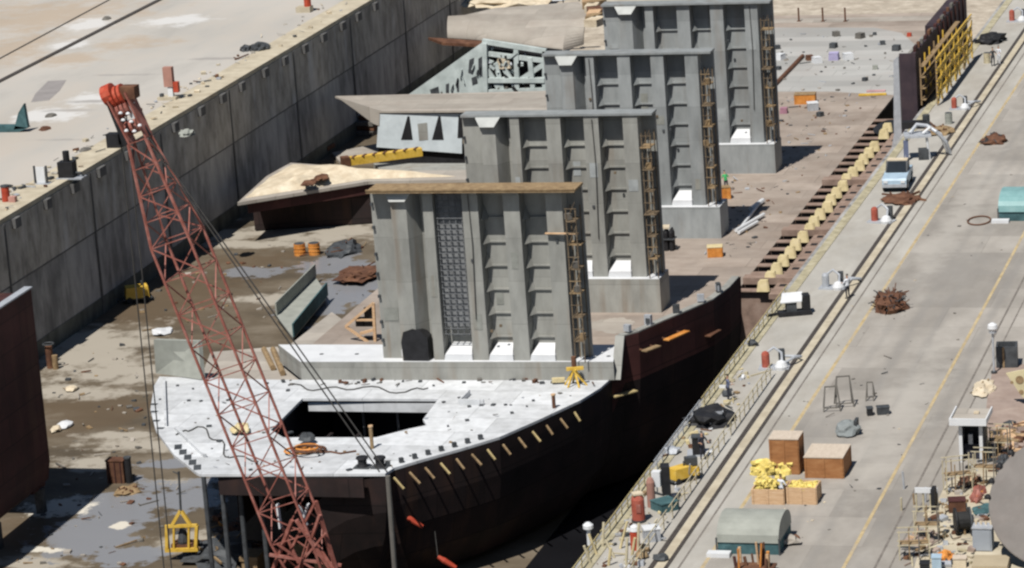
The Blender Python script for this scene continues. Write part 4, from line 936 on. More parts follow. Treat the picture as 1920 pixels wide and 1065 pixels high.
# ------------------------------------------------------------------ far side block with yellow staging at the dock edge
XB = -.75
sb = thing('side_block', 'tall dark side shell block at the far right ship edge beside yellow staging', 'ship block', Vector((XB - 1, 80, -11)))
n0 = atX(1722, 240, XB); n1 = atX(1720, 95, XB); f1 = atX(1806, 2, XB)
yN, yF_, zt_ = n0.y, f1.y + 2, n1.z
dkp = mat('dark_purple_primer', (.045, .032, .04), (.075, .05, .055), var=.4, scale=.4)
MB().b2((XB - .35, yN, -9), (XB, yF_, zt_)).build('outer_shell', dkp, sb)
MB().b2((XB - 1.45, yN + .02, -9), (XB - .36, yN + .3, zt_ - .05)).build('end_bulkhead', dkp, sb)
MB().b2((XB - 1.75, yN + .1, -8), (XB - 1.46, yN + 14, zt_ - 1.2)).build('inner_shell', steelG, sb)
MB().prism([Vector((XB - 1.95, yN, zt_ - .6)), Vector((XB - 1.5, yN, zt_ - .3)), Vector((XB - 1.5, yN, -7)), Vector((XB - 3.0, yN, -6.5)), Vector((XB - 2.2, yN, -2.5))], (0, .25, 0)).build('bracket_plate', silver, sb)
MB().b2((XB - 1.4, yN + 14, zt_ - 3.2), (XB - .4, yF_, zt_ - .25)).build('upper_tank', dkp, sb)
for i in range(7): MB().b2((XB + .003, yN + 13 + i * 2.4, -8), (XB + .14, yN + 13.2 + i * 2.4, zt_ - .1)).build('shell_frame', rust, sb)
for i in range(14):
    y_ = yN + .6 + i * 1.9; MB().b2((XB - .3, y_, zt_ + .003), (XB - .05, y_ + U(.4, 1.3), zt_ + U(.15, .5))).build('edge_plate', [rust, rustb, steelD][i % 3], sb)
sg = thing('staging', 'yellow tubular staging with plank decks against the far right side block', 'scaffold', Vector((XB + 1.3, yN + 9, .06)))
for i in range(9):
    y = yN + .2 + i * 2.6
    for x in (XB + .35, XB + 1.75): MB().bar((x, y, .06), (x, y, zt_ - .5 - (i > 5) * 1.2), .12).build('standard', yellow if i % 3 else plank, sg)
for z in (.5, 1.5, 2.5, 3.5):
    if z < zt_ - .6:
        MB().b2((XB + .3, yN + .1, z), (XB + .75, yN + 21, z + .06)).build('platform', plank, sg)
        MB().bar((XB + 1.8, yN + .1, z + .7), (XB + 1.8, yN + 21, z + .7), .11).bar((XB + 1.8, yN + .1, z + .4), (XB + 1.8, yN + 21, z + .4), .09).build('guard_rail', yellow, sg)
for i in range(8):
    y = yN + .2 + i * 2.6; MB().bar((XB + 1.82, y, .2 + (i % 2) * 1.7), (XB + 1.82, y + 2.6, 1.9 + (i % 2) * 1.7), .12).bar((XB + 1.82, y + 2.6, .2 + (i % 2) * 1.2), (XB + 1.82, y, 1.9 + (i % 2) * 1.2), .1).build('brace', yellow, sg)
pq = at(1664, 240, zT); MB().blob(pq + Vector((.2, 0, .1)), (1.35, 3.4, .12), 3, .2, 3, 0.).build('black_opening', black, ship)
# ------------------------------------------------------------------ railings
def railing(xs, y0, y1_, m, label, n, h=1.0, group=None, post=.06, name='railing', bar_=.045):
    t = thing(name, label, 'railing', (xs, (y0 + y1_) / 2, 0), 0, group)
    mb = MB()
    for z in (h, h * .55): mb.bar((xs, y0, z), (xs, y1_, z), bar_)
    mb.build('rail', m, t)
    for i in range(n):
        y = y0 + (y1_ - y0) * (i + .5) / n
        MB().b2((xs - post / 2, y - post / 2, 0), (xs + post / 2, y + post / 2, h)).build('post', m, t)
    return t
gr_ = 'pale yellow railings along the right dock edge'
py_ = mat('faded_yellow', (.48, .40, .20), (.58, .50, .28), var=.3, scale=3)
pal = mat('faded_cream', (.50, .44, .30), (.58, .52, .38), var=.3, scale=3)
segs = [(-70, -56, 'pale yellow dock edge railing nearest the camera beside the yellow poles'), (-55.6, -43, 'pale yellow dock edge railing beside the red tank'), (-42.6, -30, 'white grey dock edge railing before the black tarpaulin heap'), (-29.6, -16, 'pale yellow dock edge railing where the dark hull meets the quay'), (-15.6, -2, 'pale yellow dock edge railing beside the red and white pump with grey hose')]
for i, (a, b, lab) in enumerate(segs): railing(.25, a, b, silver if i == 2 else py_, lab, 9, .75, gr_)
struct(MB().b2((.06, -300, 0), (.72, 500, .05)).build('kerb', mat('edge_yellow', (.42, .375, .25), (.50, .46, .34), var=.3, scale=1.2, stain=.5, stainscale=.8)))
for i, (a, b, lab) in enumerate(((-70, -52, 'cream railing between the crane rail and the cluttered strip nearest the camera'), (-51.5, -36, 'cream railing between the crane rail and the yellow compressor'), (-35.5, -22, 'cream railing beside the crane rail next to the dark box'))):
    railing(3.25, a, b, pal, lab, 10, .9, 'cream railings beside the crane rail')
# ------------------------------------------------------------------ gear on the right quay
def pump(px, py, m, label, hose=False, s=1., black_=True):
    p = at(px, py, 0); t = thing('pump_set', label, 'pump', p, U(-.3, .3), 'pump sets along the dock edge')
    MB().lathe((-.55 * s, 0, 0), [(.25 * s, 0), (.27 * s, .1), (.27 * s, .95 * s), (.2 * s, 1.1 * s), (.08, 1.15 * s)], 14).build('tank', m, t, local=True)
    MB().lathe((.5 * s, -.3, 0), [(.42 * s, 0), (.45 * s, .2 * s), (.3 * s, .5 * s), (.12, .6 * s)], 14).build('motor', whitec, t, local=True)
    MB().tube([(-.5 * s, .1, 1.0 * s), (0, .2, 1.35 * s), (.5 * s, .1, 1.0 * s), (.55 * s, -.2, .5 * s)], .09 * s, 8).build('pipe', silver, t, local=True)
    if black_: MB().box((.45 * s, .6, .55 * s), (.4 * s, .5 * s, 1.1 * s), .2).build('control_box', darkM, t, local=True)
    MB().box((0, 0, .05), (2.0 * s, 1.2 * s, .1)).build('skid', silver, t, local=True)
    if hose: MB().tube([(.6, 0, .3), (1.2, .6, .5), (1.6, 1.6, .3), (1.1, 2.4, .1), (.2, 2.6, .08)], .09, 8).build('hose', silver, t, local=True)
    return t
pump(1452, 690, MATS['weathered_red'] if 'weathered_red' in MATS else mat('weathered_red', (.36, .085, .055), (.42, .15, .11), var=.3, scale=2), 'red and white pump set with grey hose, nearest one beside the crane rail', True)
pump(1653, 416, MATS['weathered_red'], 'red and white pump set in front of the pale blue vehicle', False)
pump(1800, 204, MATS['weathered_red'], 'small red and white pump set before the far side block', True, .9)
pump(1908, 40, MATS['weathered_red'], 'red drum pump set at the far top right corner', False, 1.0)
pump(1562, 540, silver, 'silver pump set with long pale hose beside the crane rail', True, .95)
# engine skid, dark with white hood
p = at(1490, 590, 0); t = thing('welding_set', 'black welding set with open white hood on a black skid by the dock edge', 'machine', p, .35)
MB().box((0, 0, .15), (2.3, .9, .3)).build('skid', black, t, local=True); MB().box((-.2, .2, .65), (.7, .8, .8)).build('generator', darkM, t, local=True)
MB().box((.85, .2, .8), (.5, .9, 1.1)).build('radiator', black, t, local=True); MB().prism([(-1.0, -.3, .95), (.5, -.3, .95), (.7, .7, 1.35), (-.7, .7, 1.35)], (0, 0, .08)).build('hood', whitec, t, local=True)
MB().bar((-1.15, 0, .2), (-2.0, -.2, .15), .14).build('tow_bar', black, t, local=True)
p = at(1545, 552, 0)
# pale blue vehicle
p = at(1683, 350, 0); t = thing('pickup_truck', 'pale blue pickup with dark windscreen parked beside the yellow dock edge', 'truck', p, .05)
vb = MB(); vb.prism([(-.95, -2.0, .45), (-.95, -2.0, .95), (-.95, -1.9, 1.12), (-.95, -.55, 1.22), (-.95, -.5, 1.25), (-.95, 1.0, 1.25), (-.95, 2.7, 1.15), (-.95, 2.7, .45)], (1.9, 0, 0)); vb.build('body', bluegl, t, local=True)
MB().prism([(-.86, -.45, 1.26), (-.86, .35, 2.02), (-.86, 1.15, 2.02), (-.86, 1.3, 1.26)], (1.72, 0, 0)).build('cab', darkM, t, local=True)
MB().prism([(-.78, -.50, 1.28), (.78, -.50, 1.28), (.70, .26, 1.97), (-.70, .26, 1.97)], (0, -.03, .03)).build('windscreen', glass, t, local=True)
MB().box((0, .78, 2.05), (1.6, .85, .06)).build('roof', sand, t, local=True)
MB().box((0, -2.04, .55), (1.95, .12, .25)).build('bumper', silver, t, local=True)
for i in (-1, 1):
    MB().box((i * .68, -2.02, .86), (.34, .08, .2)).build('headlight', whitec, t, local=True)
    for y in (-1.25, 1.75):
        wo = MB().tube([(i * .78, y, .42), (i * .99, y, .42)], .42, 16).build('wheel', rubber, t, local=True); MB().tube([(i * .992, y, .42), (i * 1.01, y, .42)], .22, 12).build('rim', silver, wo, local=True)
# white tangle of machinery beyond
p = at(1722, 296, 0); t = thing('hoist_frame', 'white frame hoist with blue grey hoses beyond the pale blue pickup', 'hoist', p, .2)
for x in (-1.1, .9):
    for y in (-.8, 1.0): MB().bar((x, y, 0), (x * .8, y * .8, 1.9), .14).build('leg', whitec, t, local=True)
MB().box((0, 0, 1.95), (2.2, 1.9, .16)).build('table', silver, t, local=True); MB().box((-1.0, -.7, .9), (.4, .3, 1.5)).build('panel', mat('slate_blue', (.12, .14, .22)), t, local=True)
MB().tube([(-.6, 0, 2.1), (0, .5, 2.7), (.8, .3, 2.6), (1.5, -.2, 2.2), (2.3, 0, 1.2), (2.6, .4, .2)], .16, 8).build('hose', silver, t, local=True)
MB().tube([(.4, -.4, 2.1), (1.0, -.1, 2.5), (1.9, .5, 1.8), (2.4, 1.0, .2)], .13, 8).build('hose', whitec, t, local=True); MB().box((.4, -.6, .45), (.8, .7, .9)).build('gearbox', darkM, t, local=True)
tag(MB().box(at(1714, 240, 0) + Vector((0, 0, .3)), (2.0, .9, .6), .1).build('steel_box', black), 'flat black steel box beyond the white hoist near the side block', 'box')
heap(1758, 248, 0, (1.3, 1.4, .45), plank, 41, 'yellow brown scrap heap right of the flat black box', sticks=8)
heap(1692, 376, 0, (1.5, 1.5, .5), rustb, 42, 'dark brown scrap heap in front of the pickup beside the crane rail', sticks=16)
heap(1864, 266, 0, (1.1, 1.3, .6), rustb, 43, 'small dark brown scrap heap alone on the far road', sticks=14, m2=darkM)
heap(1857, 78, 0, (1.4, 1.6, .8), black, 44, 'small black heap beside the crane rail near the top right', sticks=6, m2=darkM)
drum(1737, 236, 0, darkM, 'small dark drum between the flat black box and the scrap')
drum(1779, 232, 0, tentM, 'small grey green drum right of the yellow brown scrap')
p = at(1853, 98, 0); drum(1851, 118, 0, pal, 'pale yellow drum beside the two workers near the top right')
# near strip between dock edge and rail
heap(1332, 790, 0, (1.5, 1.8, .9), black, 45, 'black tarpaulin heap at the dock edge beside the white railing', name='tarpaulin_heap', sticks=4, m2=silver)
p = at(1310, 852, 0); t = thing('steel_locker', 'black steel locker with grey base on the strip behind the yellow compressor', 'locker', p, .2)
MB().box((0, 0, .6), (.7, .7, 1.1)).build('body', black, t, local=True); MB().box((.1, .2, .04), (1.6, 1.4, .08)).build('base', silver, t, local=True); MB().box((0, 0, 1.18), (.8, .8, .06)).build('lid', darkM, t, local=True)
p = at(1298, 898, 0); t = thing('tool_cart', 'yellow and black tool cart beside the cream railing', 'cart', p, .5)
MB().box((0, 0, .55), (.8, .7, .5)).build('tray', yellow, t, local=True); MB().box((0, .1, 1.1), (.7, .5, .5)).build('engine', darkM, t, local=True); MB().bar((-.3, -.4, .4), (-.3, -.8, 1.2), .07).build('handle', silver, t, local=True)
for i in (-.35, .35): MB().tube([(i - .06, 0, .22), (i + .06, 0, .22)], .22, 10).build('wheel', rubber, t, local=True)
p = at(1198, 978, 0); t = thing('air_receiver', 'large upright red air receiver tank with pale cap at the dock edge', 'tank', p, .3)
MB().lathe((0, 0, 0), [(.3, 0), (.38, .12), (.38, 1.35), (.28, 1.6), (.1, 1.66)], 18).build('vessel', mat('weathered_red', (.36, .085, .055), (.42, .15, .11), var=.3, scale=2), t, local=True); MB().box((0, 0, 1.7), (.6, .55, .1), .2).build('cap', sand, t, local=True); MB().box((0, -.39, .9), (.25, .05, .5)).build('hatch', cranered, t, local=True)
MB().lathe((0, 0, .05), [(.42, 0), (.42, .1)], 16).build('base_ring', darkM, t, local=True)
p = at(1222, 950, 0); t = thing('filter_tower', 'pinkish brown filter column behind the red air receiver', 'column', p)
MB().lathe((0, 0, 0), [(.25, 0), (.25, 1.5), (.15, 1.75)], 12).build('shaft', mat('faded_red', (.36, .19, .15), var=.2), t, local=True); MB().box((.3, .4, 1.6), (.5, .5, .9)).build('housing', whitec, t, local=True); MB().box((.7, .9, 1.4), (.5, .9, 1.7), .3).build('panel', black, t, local=True)
p = at(1192, 1030, 0); t = thing('gas_bottle', 'red gas bottle with white shoulder standing in front of the air receiver', 'bottle', p)
MB().lathe((0, 0, 0), [(.28, 0), (.28, 1.05), (.27, 1.1)], 12).build('body', redM, t, local=True); MB().lathe((0, 0, 1.11), [(.3, 0), (.24, .25), (.1, .35)], 12).build('shoulder', whitec, t, local=True)
crate(at(1247, 955, 0), (1.2, 1.2, .5), tealD, tealD, 'dark green flat chest beside the red air receiver', .8, name='chest', slat=False)
crate(at(1222, 1012, 0), (.9, .9, .7), silver, whitec, 'pale grey crate beside the red gas bottle', .4, slat=False)
for k, (px, py, s_, m, lab) in enumerate(((1262, 850, .5, silver, 'small grey ballast lump by the white railing'), (1205, 1045, .4, plank, 'brown lump beside the gas bottle'), (1240, 1050, .4, darkM, 'dark lump beside the gas bottle'), (1363, 742, .35, darkM, 'small dark lump alone before the cream railing'), (1412, 648, .4, darkM, 'small dark lump left of the nearest pump set'))):
    tag(MB().blob(at(px, py, 0) + Vector((0, 0, .1)), (s_, s_, s_ * .8), 60 + k, .4, 2).build('lump', m), lab, 'lump')
gp_ = 'yellow poles leaning at the near dock edge'
for i in range(9):
    px = 1108 + i * 11; p = at(px, 1062 - (i % 3) * 16 + U(-6, 6), 0)
    t = MB().tube([p, p + Vector((U(-.5, .5), U(-.3, .3), U(.9, 1.7)))], .08, 6).build('pole', paleyel if i % 2 else pal); tag(t, 'pale yellow pole stuck upright among the others at the near dock edge', 'pole', gp_)
tag(MB().lathe(at(1105, 1022, 0), [(.12, 0), (.12, .9), (.3, 1.0), (.3, 1.2), (.12, 1.35)], 10).build('beacon', whitec), 'white beacon light on the dock edge at the lower image border', 'lamp')
# crates
A_ = at(1472, 889, 0); crate(A_ + Vector((.0, .75, 0)), (1.75, 1.6, 2.15), wood, woodtop, 'tall closed wooden crate with pale lid behind the yellow filled crates', .0, 'wooden crates on the quay road')
crate(at(1546, 896, 0) + Vector((0, 1.2, 0)), (2.3, 2.6, 1.25), wood, woodtop, 'wide low closed wooden crate with large pale lid right of the tall crate', 0, 'wooden crates on the quay road')
crd = []
for (px, py, d, lab) in ((1440, 946, (1.9, 1.8, .9), 'open pale crate heaped with yellow pieces, left of the person'), (1503, 946, (1.75, 1.5, 1.0), 'open pale crate filled with yellow pieces, right of the person')):
    p = at(px, py, 0) + Vector((0, d[1] / 2, 0)); crate(p, d, palewood, palewood, lab, 0, 'open crates of yellow pieces', fill=1)
    mb = MB(); mb.b2((p.x - d[0] / 2 + .1, p.y - d[1] / 2 + .12, .12), (p.x + d[0] / 2 - .1, p.y + d[1] / 2 - .12, d[2] * .82))
    for i in range(90):
        q_ = p + Vector((U(-.42, .42) * d[0], U(-.42, .42) * d[1], d[2] * .8 + U(0, .35) * (1.6 if px < 1470 else .6)))
        mb.box(q_, (U(.12, .3), U(.12, .3), U(.08, .2)), M=Matrix.Rotation(U(0, 3), 3, 'Z') @ Matrix.Rotation(U(-.7, .7), 3, 'X'))
    o = mb.build('yellow_pieces', mat('bright_yellow', (.74, .58, .16), (.82, .70, .30), var=.25, scale=4)); struct(o, 'stuff'); tag(o, 'heap of yellow pieces filling the open crate ' + ('left' if px < 1470 else 'right') + ' of the person', 'pieces')
for k, (px, py, rz, lab) in enumerate(((1420, 880, .3, 'yellow bundle piled against the tall crate, left one'), (1455, 878, -.4, 'yellow bundle piled against the tall crate, right one'))):
    mb = MB(); p = at(px + 12, py + 8, 0); mb.blob(p, (.75, .55, .85), 7 + k, .35, 3, 0.)
    for i in range(40): mb.box(p + Vector((U(-.6, .6), U(-.4, .4), U(.05, .75))), (U(.2, .45), U(.15, .3), U(.1, .2)), M=Matrix.Rotation(U(0, 3), 3, 'Z') @ Matrix.Rotation(U(-.7, .7), 3, 'X'))
    tag(mb.build('bundle', MATS['bright_yellow']), lab, 'bundle')
# person
def person(p, rz, shirt, trous, label, lean=0., s=1.0, arm=(.35, .2)):
    J = []; E_ = []; RR = []
    def j(v, r, par=None):
        J.append(Vector(v)); RR.append(r)
        if par is not None: E_.append((par, len(J) - 1))
        return len(J) - 1
    pel = j((0, 0, .95), (.15, .12)); ab = j((0, lean * .1, 1.12), (.14, .105), pel); ch = j((0, lean * .3, 1.33), (.17, .12), ab); nk = j((0, lean * .42, 1.48), (.06, .06), ch); h1 = j((0, lean * .5 - .02, 1.58), (.075, .09), nk); h2 = j((0, lean * .54 - .01, 1.70), (.07, .085), h1)
    for sd in (-1, 1):
        hp_ = j((sd * .10, 0, .90), (.095, .10), pel); kn = j((sd * .12, -.03, .50), (.062, .065), hp_); an = j((sd * .12, .02, .09), (.042, .045), kn); toe = j((sd * .14, -.15, .05), (.045, .035), an)
        sh = j((sd * .20, lean * .38, 1.40), (.065, .065), ch); el = j((sd * (.27 + .05), lean * .38 - .02 - arm[0] * .2, 1.13), (.045, .045), sh); wr_ = j((sd * .27, lean * .38 - arm[0] * .75, .98 + arm[1]), (.032, .032), el); pa_ = j((sd * .265, lean * .38 - arm[0] * .75 - .07, .95 + arm[1]), (.036, .022), wr_)
        for f in range(4):
            L_ = (.07, .085, .08, .06)[f]; a1 = j((sd * (.24 + .017 * f), lean * .38 - arm[0] * .75 - .07 - L_ * .6, .93 + arm[1]), (.009, .009), pa_); j((sd * (.24 + .017 * f), lean * .38 - arm[0] * .75 - .07 - L_ * .9, .90 + arm[1]), (.008, .008), a1)
        tb = j((sd * .225, lean * .38 - arm[0] * .75 - .04, .945 + arm[1]), (.010, .010), wr_); j((sd * .215, lean * .38 - arm[0] * .75 - .085, .935 + arm[1]), (.009, .009), tb)
    me = bpy.data.meshes.new('person'); me.from_pydata(J, E_, []); ob = bpy.data.objects.new('person', me); COL.objects.link(ob)
    md = ob.modifiers.new('skin', 'SKIN'); md.use_smooth_shade = True
    sv = me.skin_vertices[0].data
    for i, r in enumerate(RR): sv[i].radius = r
    sv[0].use_root = True
    ob.modifiers.new('sub', 'SUBSURF').levels = 1
    dg = bpy.context.evaluated_depsgraph_get(); m2 = bpy.data.meshes.new_from_object(ob.evaluated_get(dg))
    bpy.data.objects.remove(ob)
    root = bpy.data.objects.new('person', m2); COL.objects.link(root); m2.materials.clear()
    for m in (skinM, shirt, trous, rubber): m2.materials.append(m)
    for f in m2.polygons:
        c = f.center; k = 0
        if c.z < .11: k = 3
        elif c.z < .97 and abs(c.x) < .23 and c.y > -.12: k = 2
        elif c.z < .6: k = 2
        elif c.z < 1.47 and not (c.y < lean * .38 - .12 and abs(c.x) > .19): k = 1
        f.material_index = k; f.use_smooth = True
    root.location = p; root.rotation_euler = (0, 0, rz); tag(root, label, 'person')
    hy_ = lean * .54
    MB().blob((0, hy_ + .015, 1.735), (.088, .105, .075), 2, .1, 2).build('hair', hairM, root, local=True)
    MB().prism([(-.012, hy_ - .115, 1.62), (.012, hy_ - .115, 1.62), (0, hy_ - .10, 1.67)], (0, .03, 0)).build('nose', skinM, root, local=True)
    for sd in (-1, 1):
        MB().blob((sd * .03, hy_ - .092, 1.675), (.012, .008, .008), 3, 0, 1).build('eye', hairM, root, local=True)
        MB().blob((sd * .085, hy_, 1.655), (.012, .022, .032), 3, 0, 1).build('ear', skinM, root, local=True)
    MB().box((0, hy_ - .098, 1.585), (.045, .01, .01)).build('mouth', cranered, root, local=True)
    root.scale = (s, s, s); return root
person(at(1466, 944, 0), 2.6, shirtw, jean, 'person in white shirt and dark trousers standing between the yellow filled crates')
person(at(1362, 358, zT), .6, greenM, jean, 'person in bright green shirt leaning beside the third nearest stool', .5)
# tent shelter bottom, grey green canvas
def shelter(px, py, W_, D_, H_, m, lower, label, fl=whitec):
    p = at(px, py, 0); t = thing('canvas_shelter', label, 'shelter', p + Vector((0, D_ / 2, 0)))
    n = 12; pts = []
    for i in range(n + 1):
        a = math.pi * i / n; pts.append((-math.cos(a) * D_ / 2 * 1.0, H_ * .36 + abs(math.sin(a)) ** .75 * H_ * .64))
    mb = MB(); vs = []
    for x in (-W_ / 2, W_ / 2):
        vs += [(x, y, z) for y, z in pts]
    k = n + 1; mb.add(vs, [(i, i + 1, k + i + 1, k + i) for i in range(n)] + [tuple(range(k)), tuple(range(k, 2 * k))])
    mb.build('canvas', m, t, local=True)
    MB().box((0, 0, H_ * .18), (W_ * .985, D_ * .96, H_ * .36)).build('wall_skirt', lower, t, local=True)
    MB().box((-W_ * .45, -D_ / 2 - .35, .12), (1.3, .6, .24)).build('step', fl, t, local=True)
    for x in (-W_ / 2 - .02, W_ / 2 + .02): MB().bar((x, -D_ / 2, 0), (x, -D_ / 2, H_ * .5), .08).build('post', darkM, t, local=True)
    return t
shelter(1403, 1040, 3.5, 3.6, 1.9, tentM, tealD, 'grey green canvas shelter in front of the yellow filled crates')
MB_ = None
t = shelter(1922, 415, 4.0, 4.6, 2.0, teal, tealD, 'teal canvas shelter at the right border beside a looped hose')
tag(MB().ring(at(1836, 415, 0) + Vector((0, 0, .07)), .85, .06, 26, 6, 1.0, 1.6).build('hose', rustb), 'brown hose loop lying beside the teal canvas shelter', 'hose')
# rusty pipes in front of shelter
t = thing('pipe_rack', 'rack of upright rusty pipes in front of the grey green shelter', 'pipes', at(1412, 1066, 0))
p = at(1415, 1075, 0)
for i in range(16): 
    q_ = p + Vector((U(-1.0, .9), U(-.5, .8), 0)); MB().tube([q_, q_ + Vector((U(-.15, .15), U(-.1, .1), U(.8, 1.7)))], U(.05, .1), 6).build('pipe', [rustb, orange, rust, palewood][i % 4] if i % 5 else rustb, t)
MB().box(p + Vector((0, .2, .3)), (2.2, 1.2, .1)).build('shelf', rustb, t)
tag(MB().blob(at(1478, 1020, 0) + Vector((0, 0, .15)), (.6, .5, .3), 77, .5, 2).build('rag_pile', beige), 'small beige rag pile right of the grey green shelter', 'rags')
tag(MB().blob(at(1492, 1016, 0) + Vector((0, 0, .15)), (.3, .3, .25), 78, .4, 2).build('lump', rustb), 'small rusty lump right of the beige rag pile', 'lump')
for k, (px, py, m, lab) in enumerate(((1462, 985, orange, 'small orange plank leaning at the right wall of the grey green shelter'),)): tag(MB().box(at(px + 4, py + 12, 0) + Vector((0, 0, .4)), (.25, .9, .8)).build('plank', palewood), lab, 'plank')
# brush heap
t = thing('brush_heap', 'dark brown heap of brush and scrap alone on the quay road', 'heap', at(1668, 588, 0))
p = at(1667, 584, 0) + Vector((0, .7, 0))
MB().blob(p, (1.0, 1.6, 1.1), 91, .5, 3, .0, 2.5).build('mound', rustb, t)
mb = MB(); mb2 = MB()
for i in range(170):
    a = U(0, 6.28); q_ = p + Vector((math.cos(a) * U(0, .9), math.sin(a) * U(0, 1.5), U(.1, 1.0)))
    d = Vector((math.cos(a) * U(.2, .9), math.sin(a) * U(.2, 1), U(-.1, .6))); (mb if i % 2 else mb2).bar(q_, q_ + d * U(.4, 1.0), .06)
struct(mb.build('twigs', rustb, t), 'stuff'); struct(mb2.build('twigs', darkM, t), 'stuff')
# A-frame trestles
for k, (px, py, w_, h_, rz, lab) in enumerate(((1560, 768, .75, 1.5, .2, 'left grey pipe trestle on the road'), (1583, 760, .8, 1.9, .3, 'tallest grey pipe trestle in the middle on the road'), (1632, 748, .35, 1.1, .1, 'smallest grey pipe trestle on the right on the road'))):
    p = at(px, py, 0); t = thing('pipe_trestle', lab, 'trestle', p, rz, 'grey pipe trestles on the road')
    for sx_ in (-1, 1):
        MB().bar((sx_ * w_ * .5, 0, h_), (sx_ * w_ * .7, -.5, 0), .07).bar((sx_ * w_ * .5, 0, h_), (sx_ * w_ * .7, .5, 0), .07).build('leg', steelD, t, local=True)
    MB().bar((-w_ * .55, 0, h_), (w_ * .55, 0, h_), .08).build('top_bar', steelD, t, local=True)
    MB().bar((-w_ * .68, -.42, .25), (w_ * .68, -.42, .25), .06).build('brace', steelD, t, local=True)
for k, (px, py, m, sx_, lab) in enumerate(((1631, 778, black, .35, 'small black box left of a dark grey one on the road'), (1656, 776, darkM, .75, 'dark grey box with handle right of the small black one'))):
    crate(at(px, py, 0), (sx_, .5, .45), m, darkM, lab, .3, 'boxes beside the trestles', name='tool_box', slat=False)
p = at(1587, 818, 0) + Vector((0, .4, 0)); t = thing('tarp_stack', 'grey tarp covered stack behind the wide wooden crate', 'stack', p)
MB().blob((0, 0, .3), (.75, .7, .55), 95, .35, 3, .5).build('tarp', mat('grey_tarp', (.20, .22, .22), (.28, .30, .30), var=.25), t, local=True); MB().box((.55, .1, .45), (.18, .8, 1.0)).build('board', darkM, t, local=True)
# lamp post
p = at(1864, 700, 0); t = thing('lamp_post', 'slim grey lamp post with round white head beside the dark container', 'lamp post', p)
lh = atY(1858, 612, p.y).z
MB().cyl((0, 0, 0), .07, lh - .3, 8).build('pole', silver, t, local=True); MB().cyl((0, 0, 0), .2, .15, 10).build('base', darkM, t, local=True); MB().lathe((0, 0, lh - .3), [(.2, 0), (.33, .18), (.3, .42), (.1, .55)], 14).build('lamp_head', whitec, t, local=True); MB().cyl((0, 0, lh - .42), .24, .12, 12).build('collar', silver, t, local=True)
# dark container, white hut and so on
p = at(1886, 690, 0) + Vector((0, .7, 0)); t = thing('waste_skip', 'dark open steel skip beside the lamp post at the right border', 'skip', p, .1)
MB().box((-.62, 0, .7), (.12, 1.4, 1.4)).box((.62, 0, .7), (.12, 1.4, 1.4)).box((0, -.64, .7), (1.1, .12, 1.4)).box((0, .64, .7), (1.1, .12, 1.4)).build('body', darkM, t, local=True); MB().box((-.2, -.72, .7), (.12, .06, 1.4)).build('strut', plank, t, local=True); MB().box((0, 0, .2), (1.1, 1.1, .2)).build('floor', black, t, local=True)
p = at(1908, 760, 0); t = thing('perforated_plate', 'pale yellow plate with dark round holes leaning at the right border', 'plate', p)
pl_ = [atY(x, y, p.y) for x, y in ((1886, 700), (1935, 690), (1945, 770), (1915, 742))]
MB().prism(pl_, (0, .12, 0)).build('plate', mat('cream_paint', (.60, .53, .33), var=.15), t)
for (px, py, r_) in ((1897, 717, .1), (1912, 712, .26), (1915, 735, .15)): q_ = atY(px, py, p.y); MB().tube([q_ - Vector((0, .03, 0)), q_ - Vector((0, .003, 0))], r_, 12).build('hole', plank, t)
p = at(1822, 868, 0); t = thing('guard_hut', 'small white hut with flat pale roof and dark open front', 'hut', p + Vector((0, .7, 0)), .0)
hw = 1.45; hh = 2.45
MB().box((-hw / 2 + .1, -.5, hh / 2), (.2, .2, hh)).build('post', whitec, t, local=True); MB().box((hw / 2 - .1 - .05, -.5, hh / 2), (.2, .2, hh)).build('post', whitec, t, local=True)
MB().box((hw / 2 - .05, .3, hh / 2), (.1, 1.4, hh)).build('side_wall', darkM, t, local=True); MB().box((-hw / 2 + .05, .3, hh / 2), (.1, 1.4, hh)).build('side_wall', whitec, t, local=True); MB().box((0, 1.0, hh / 2), (hw - .2, .1, hh)).build('back_wall', darkM, t, local=True)
MB().box((0, .3, .5), (hw - .3, .5, .9)).build('counter', jean, t, local=True); MB().box((-.1, -.1, 1.3), (.25, .2, .6)).build('console', silver, t, local=True)
MB().box((-.1, .35, hh + .1), (2.1, 2.6, .2)).build('roof', beige, t, local=True)
for (c_, d_) in (((-.1, -.97, hh + .15), (2.2, .12, .42)), ((-1.16, .35, hh + .17), (.08, 2.6, .34)), ((.96, .35, hh + .17), (.08, 2.6, .34))): MB().box(c_, d_).build('fascia', whitec, t, local=True)
MB().box((.2, .6, hh + .28), (.3, .3, .12)).build('roof_vent', sand, t, local=True)
# big round plate
p0 = at(1978, 1070, .15); rr = 3.75; tl = math.radians(52)
RX = Matrix.Rotation(tl, 3, 'X')
c = p0 + Vector((0, rr * math.cos(tl), rr * math.sin(tl) + .1))
t = thing('tank_head', 'very large round grey steel dish leaning on stands at the lower right border', 'dish', (c.x, c.y, 0))
mb = MB().lathe((0, 0, 0), [(rr * .97, -.2), (rr, -.12), (rr, .02), (rr * .985, .05), (rr * .7, .16), (rr * .3, .23), (.05, .25)], 72)
mb.v = [c + RX @ q_ for q_ in mb.v]
mb.build('dish', mat('dish_grey', (.185, .168, .155), (.22, .20, .185), var=.12, scale=.6, stain=.3, stainscale=.4, staincol=(.15, .12, .105)), t, smooth=False)
for a in (-1.1, -.4, .4, 1.1):
    e = c + RX @ Vector((math.sin(a) * rr * .8, math.cos(a) * rr * .75, -.2)); MB().bar(e, Vector((e.x, e.y + .9, 0)), .22).build('stand', darkM, t)
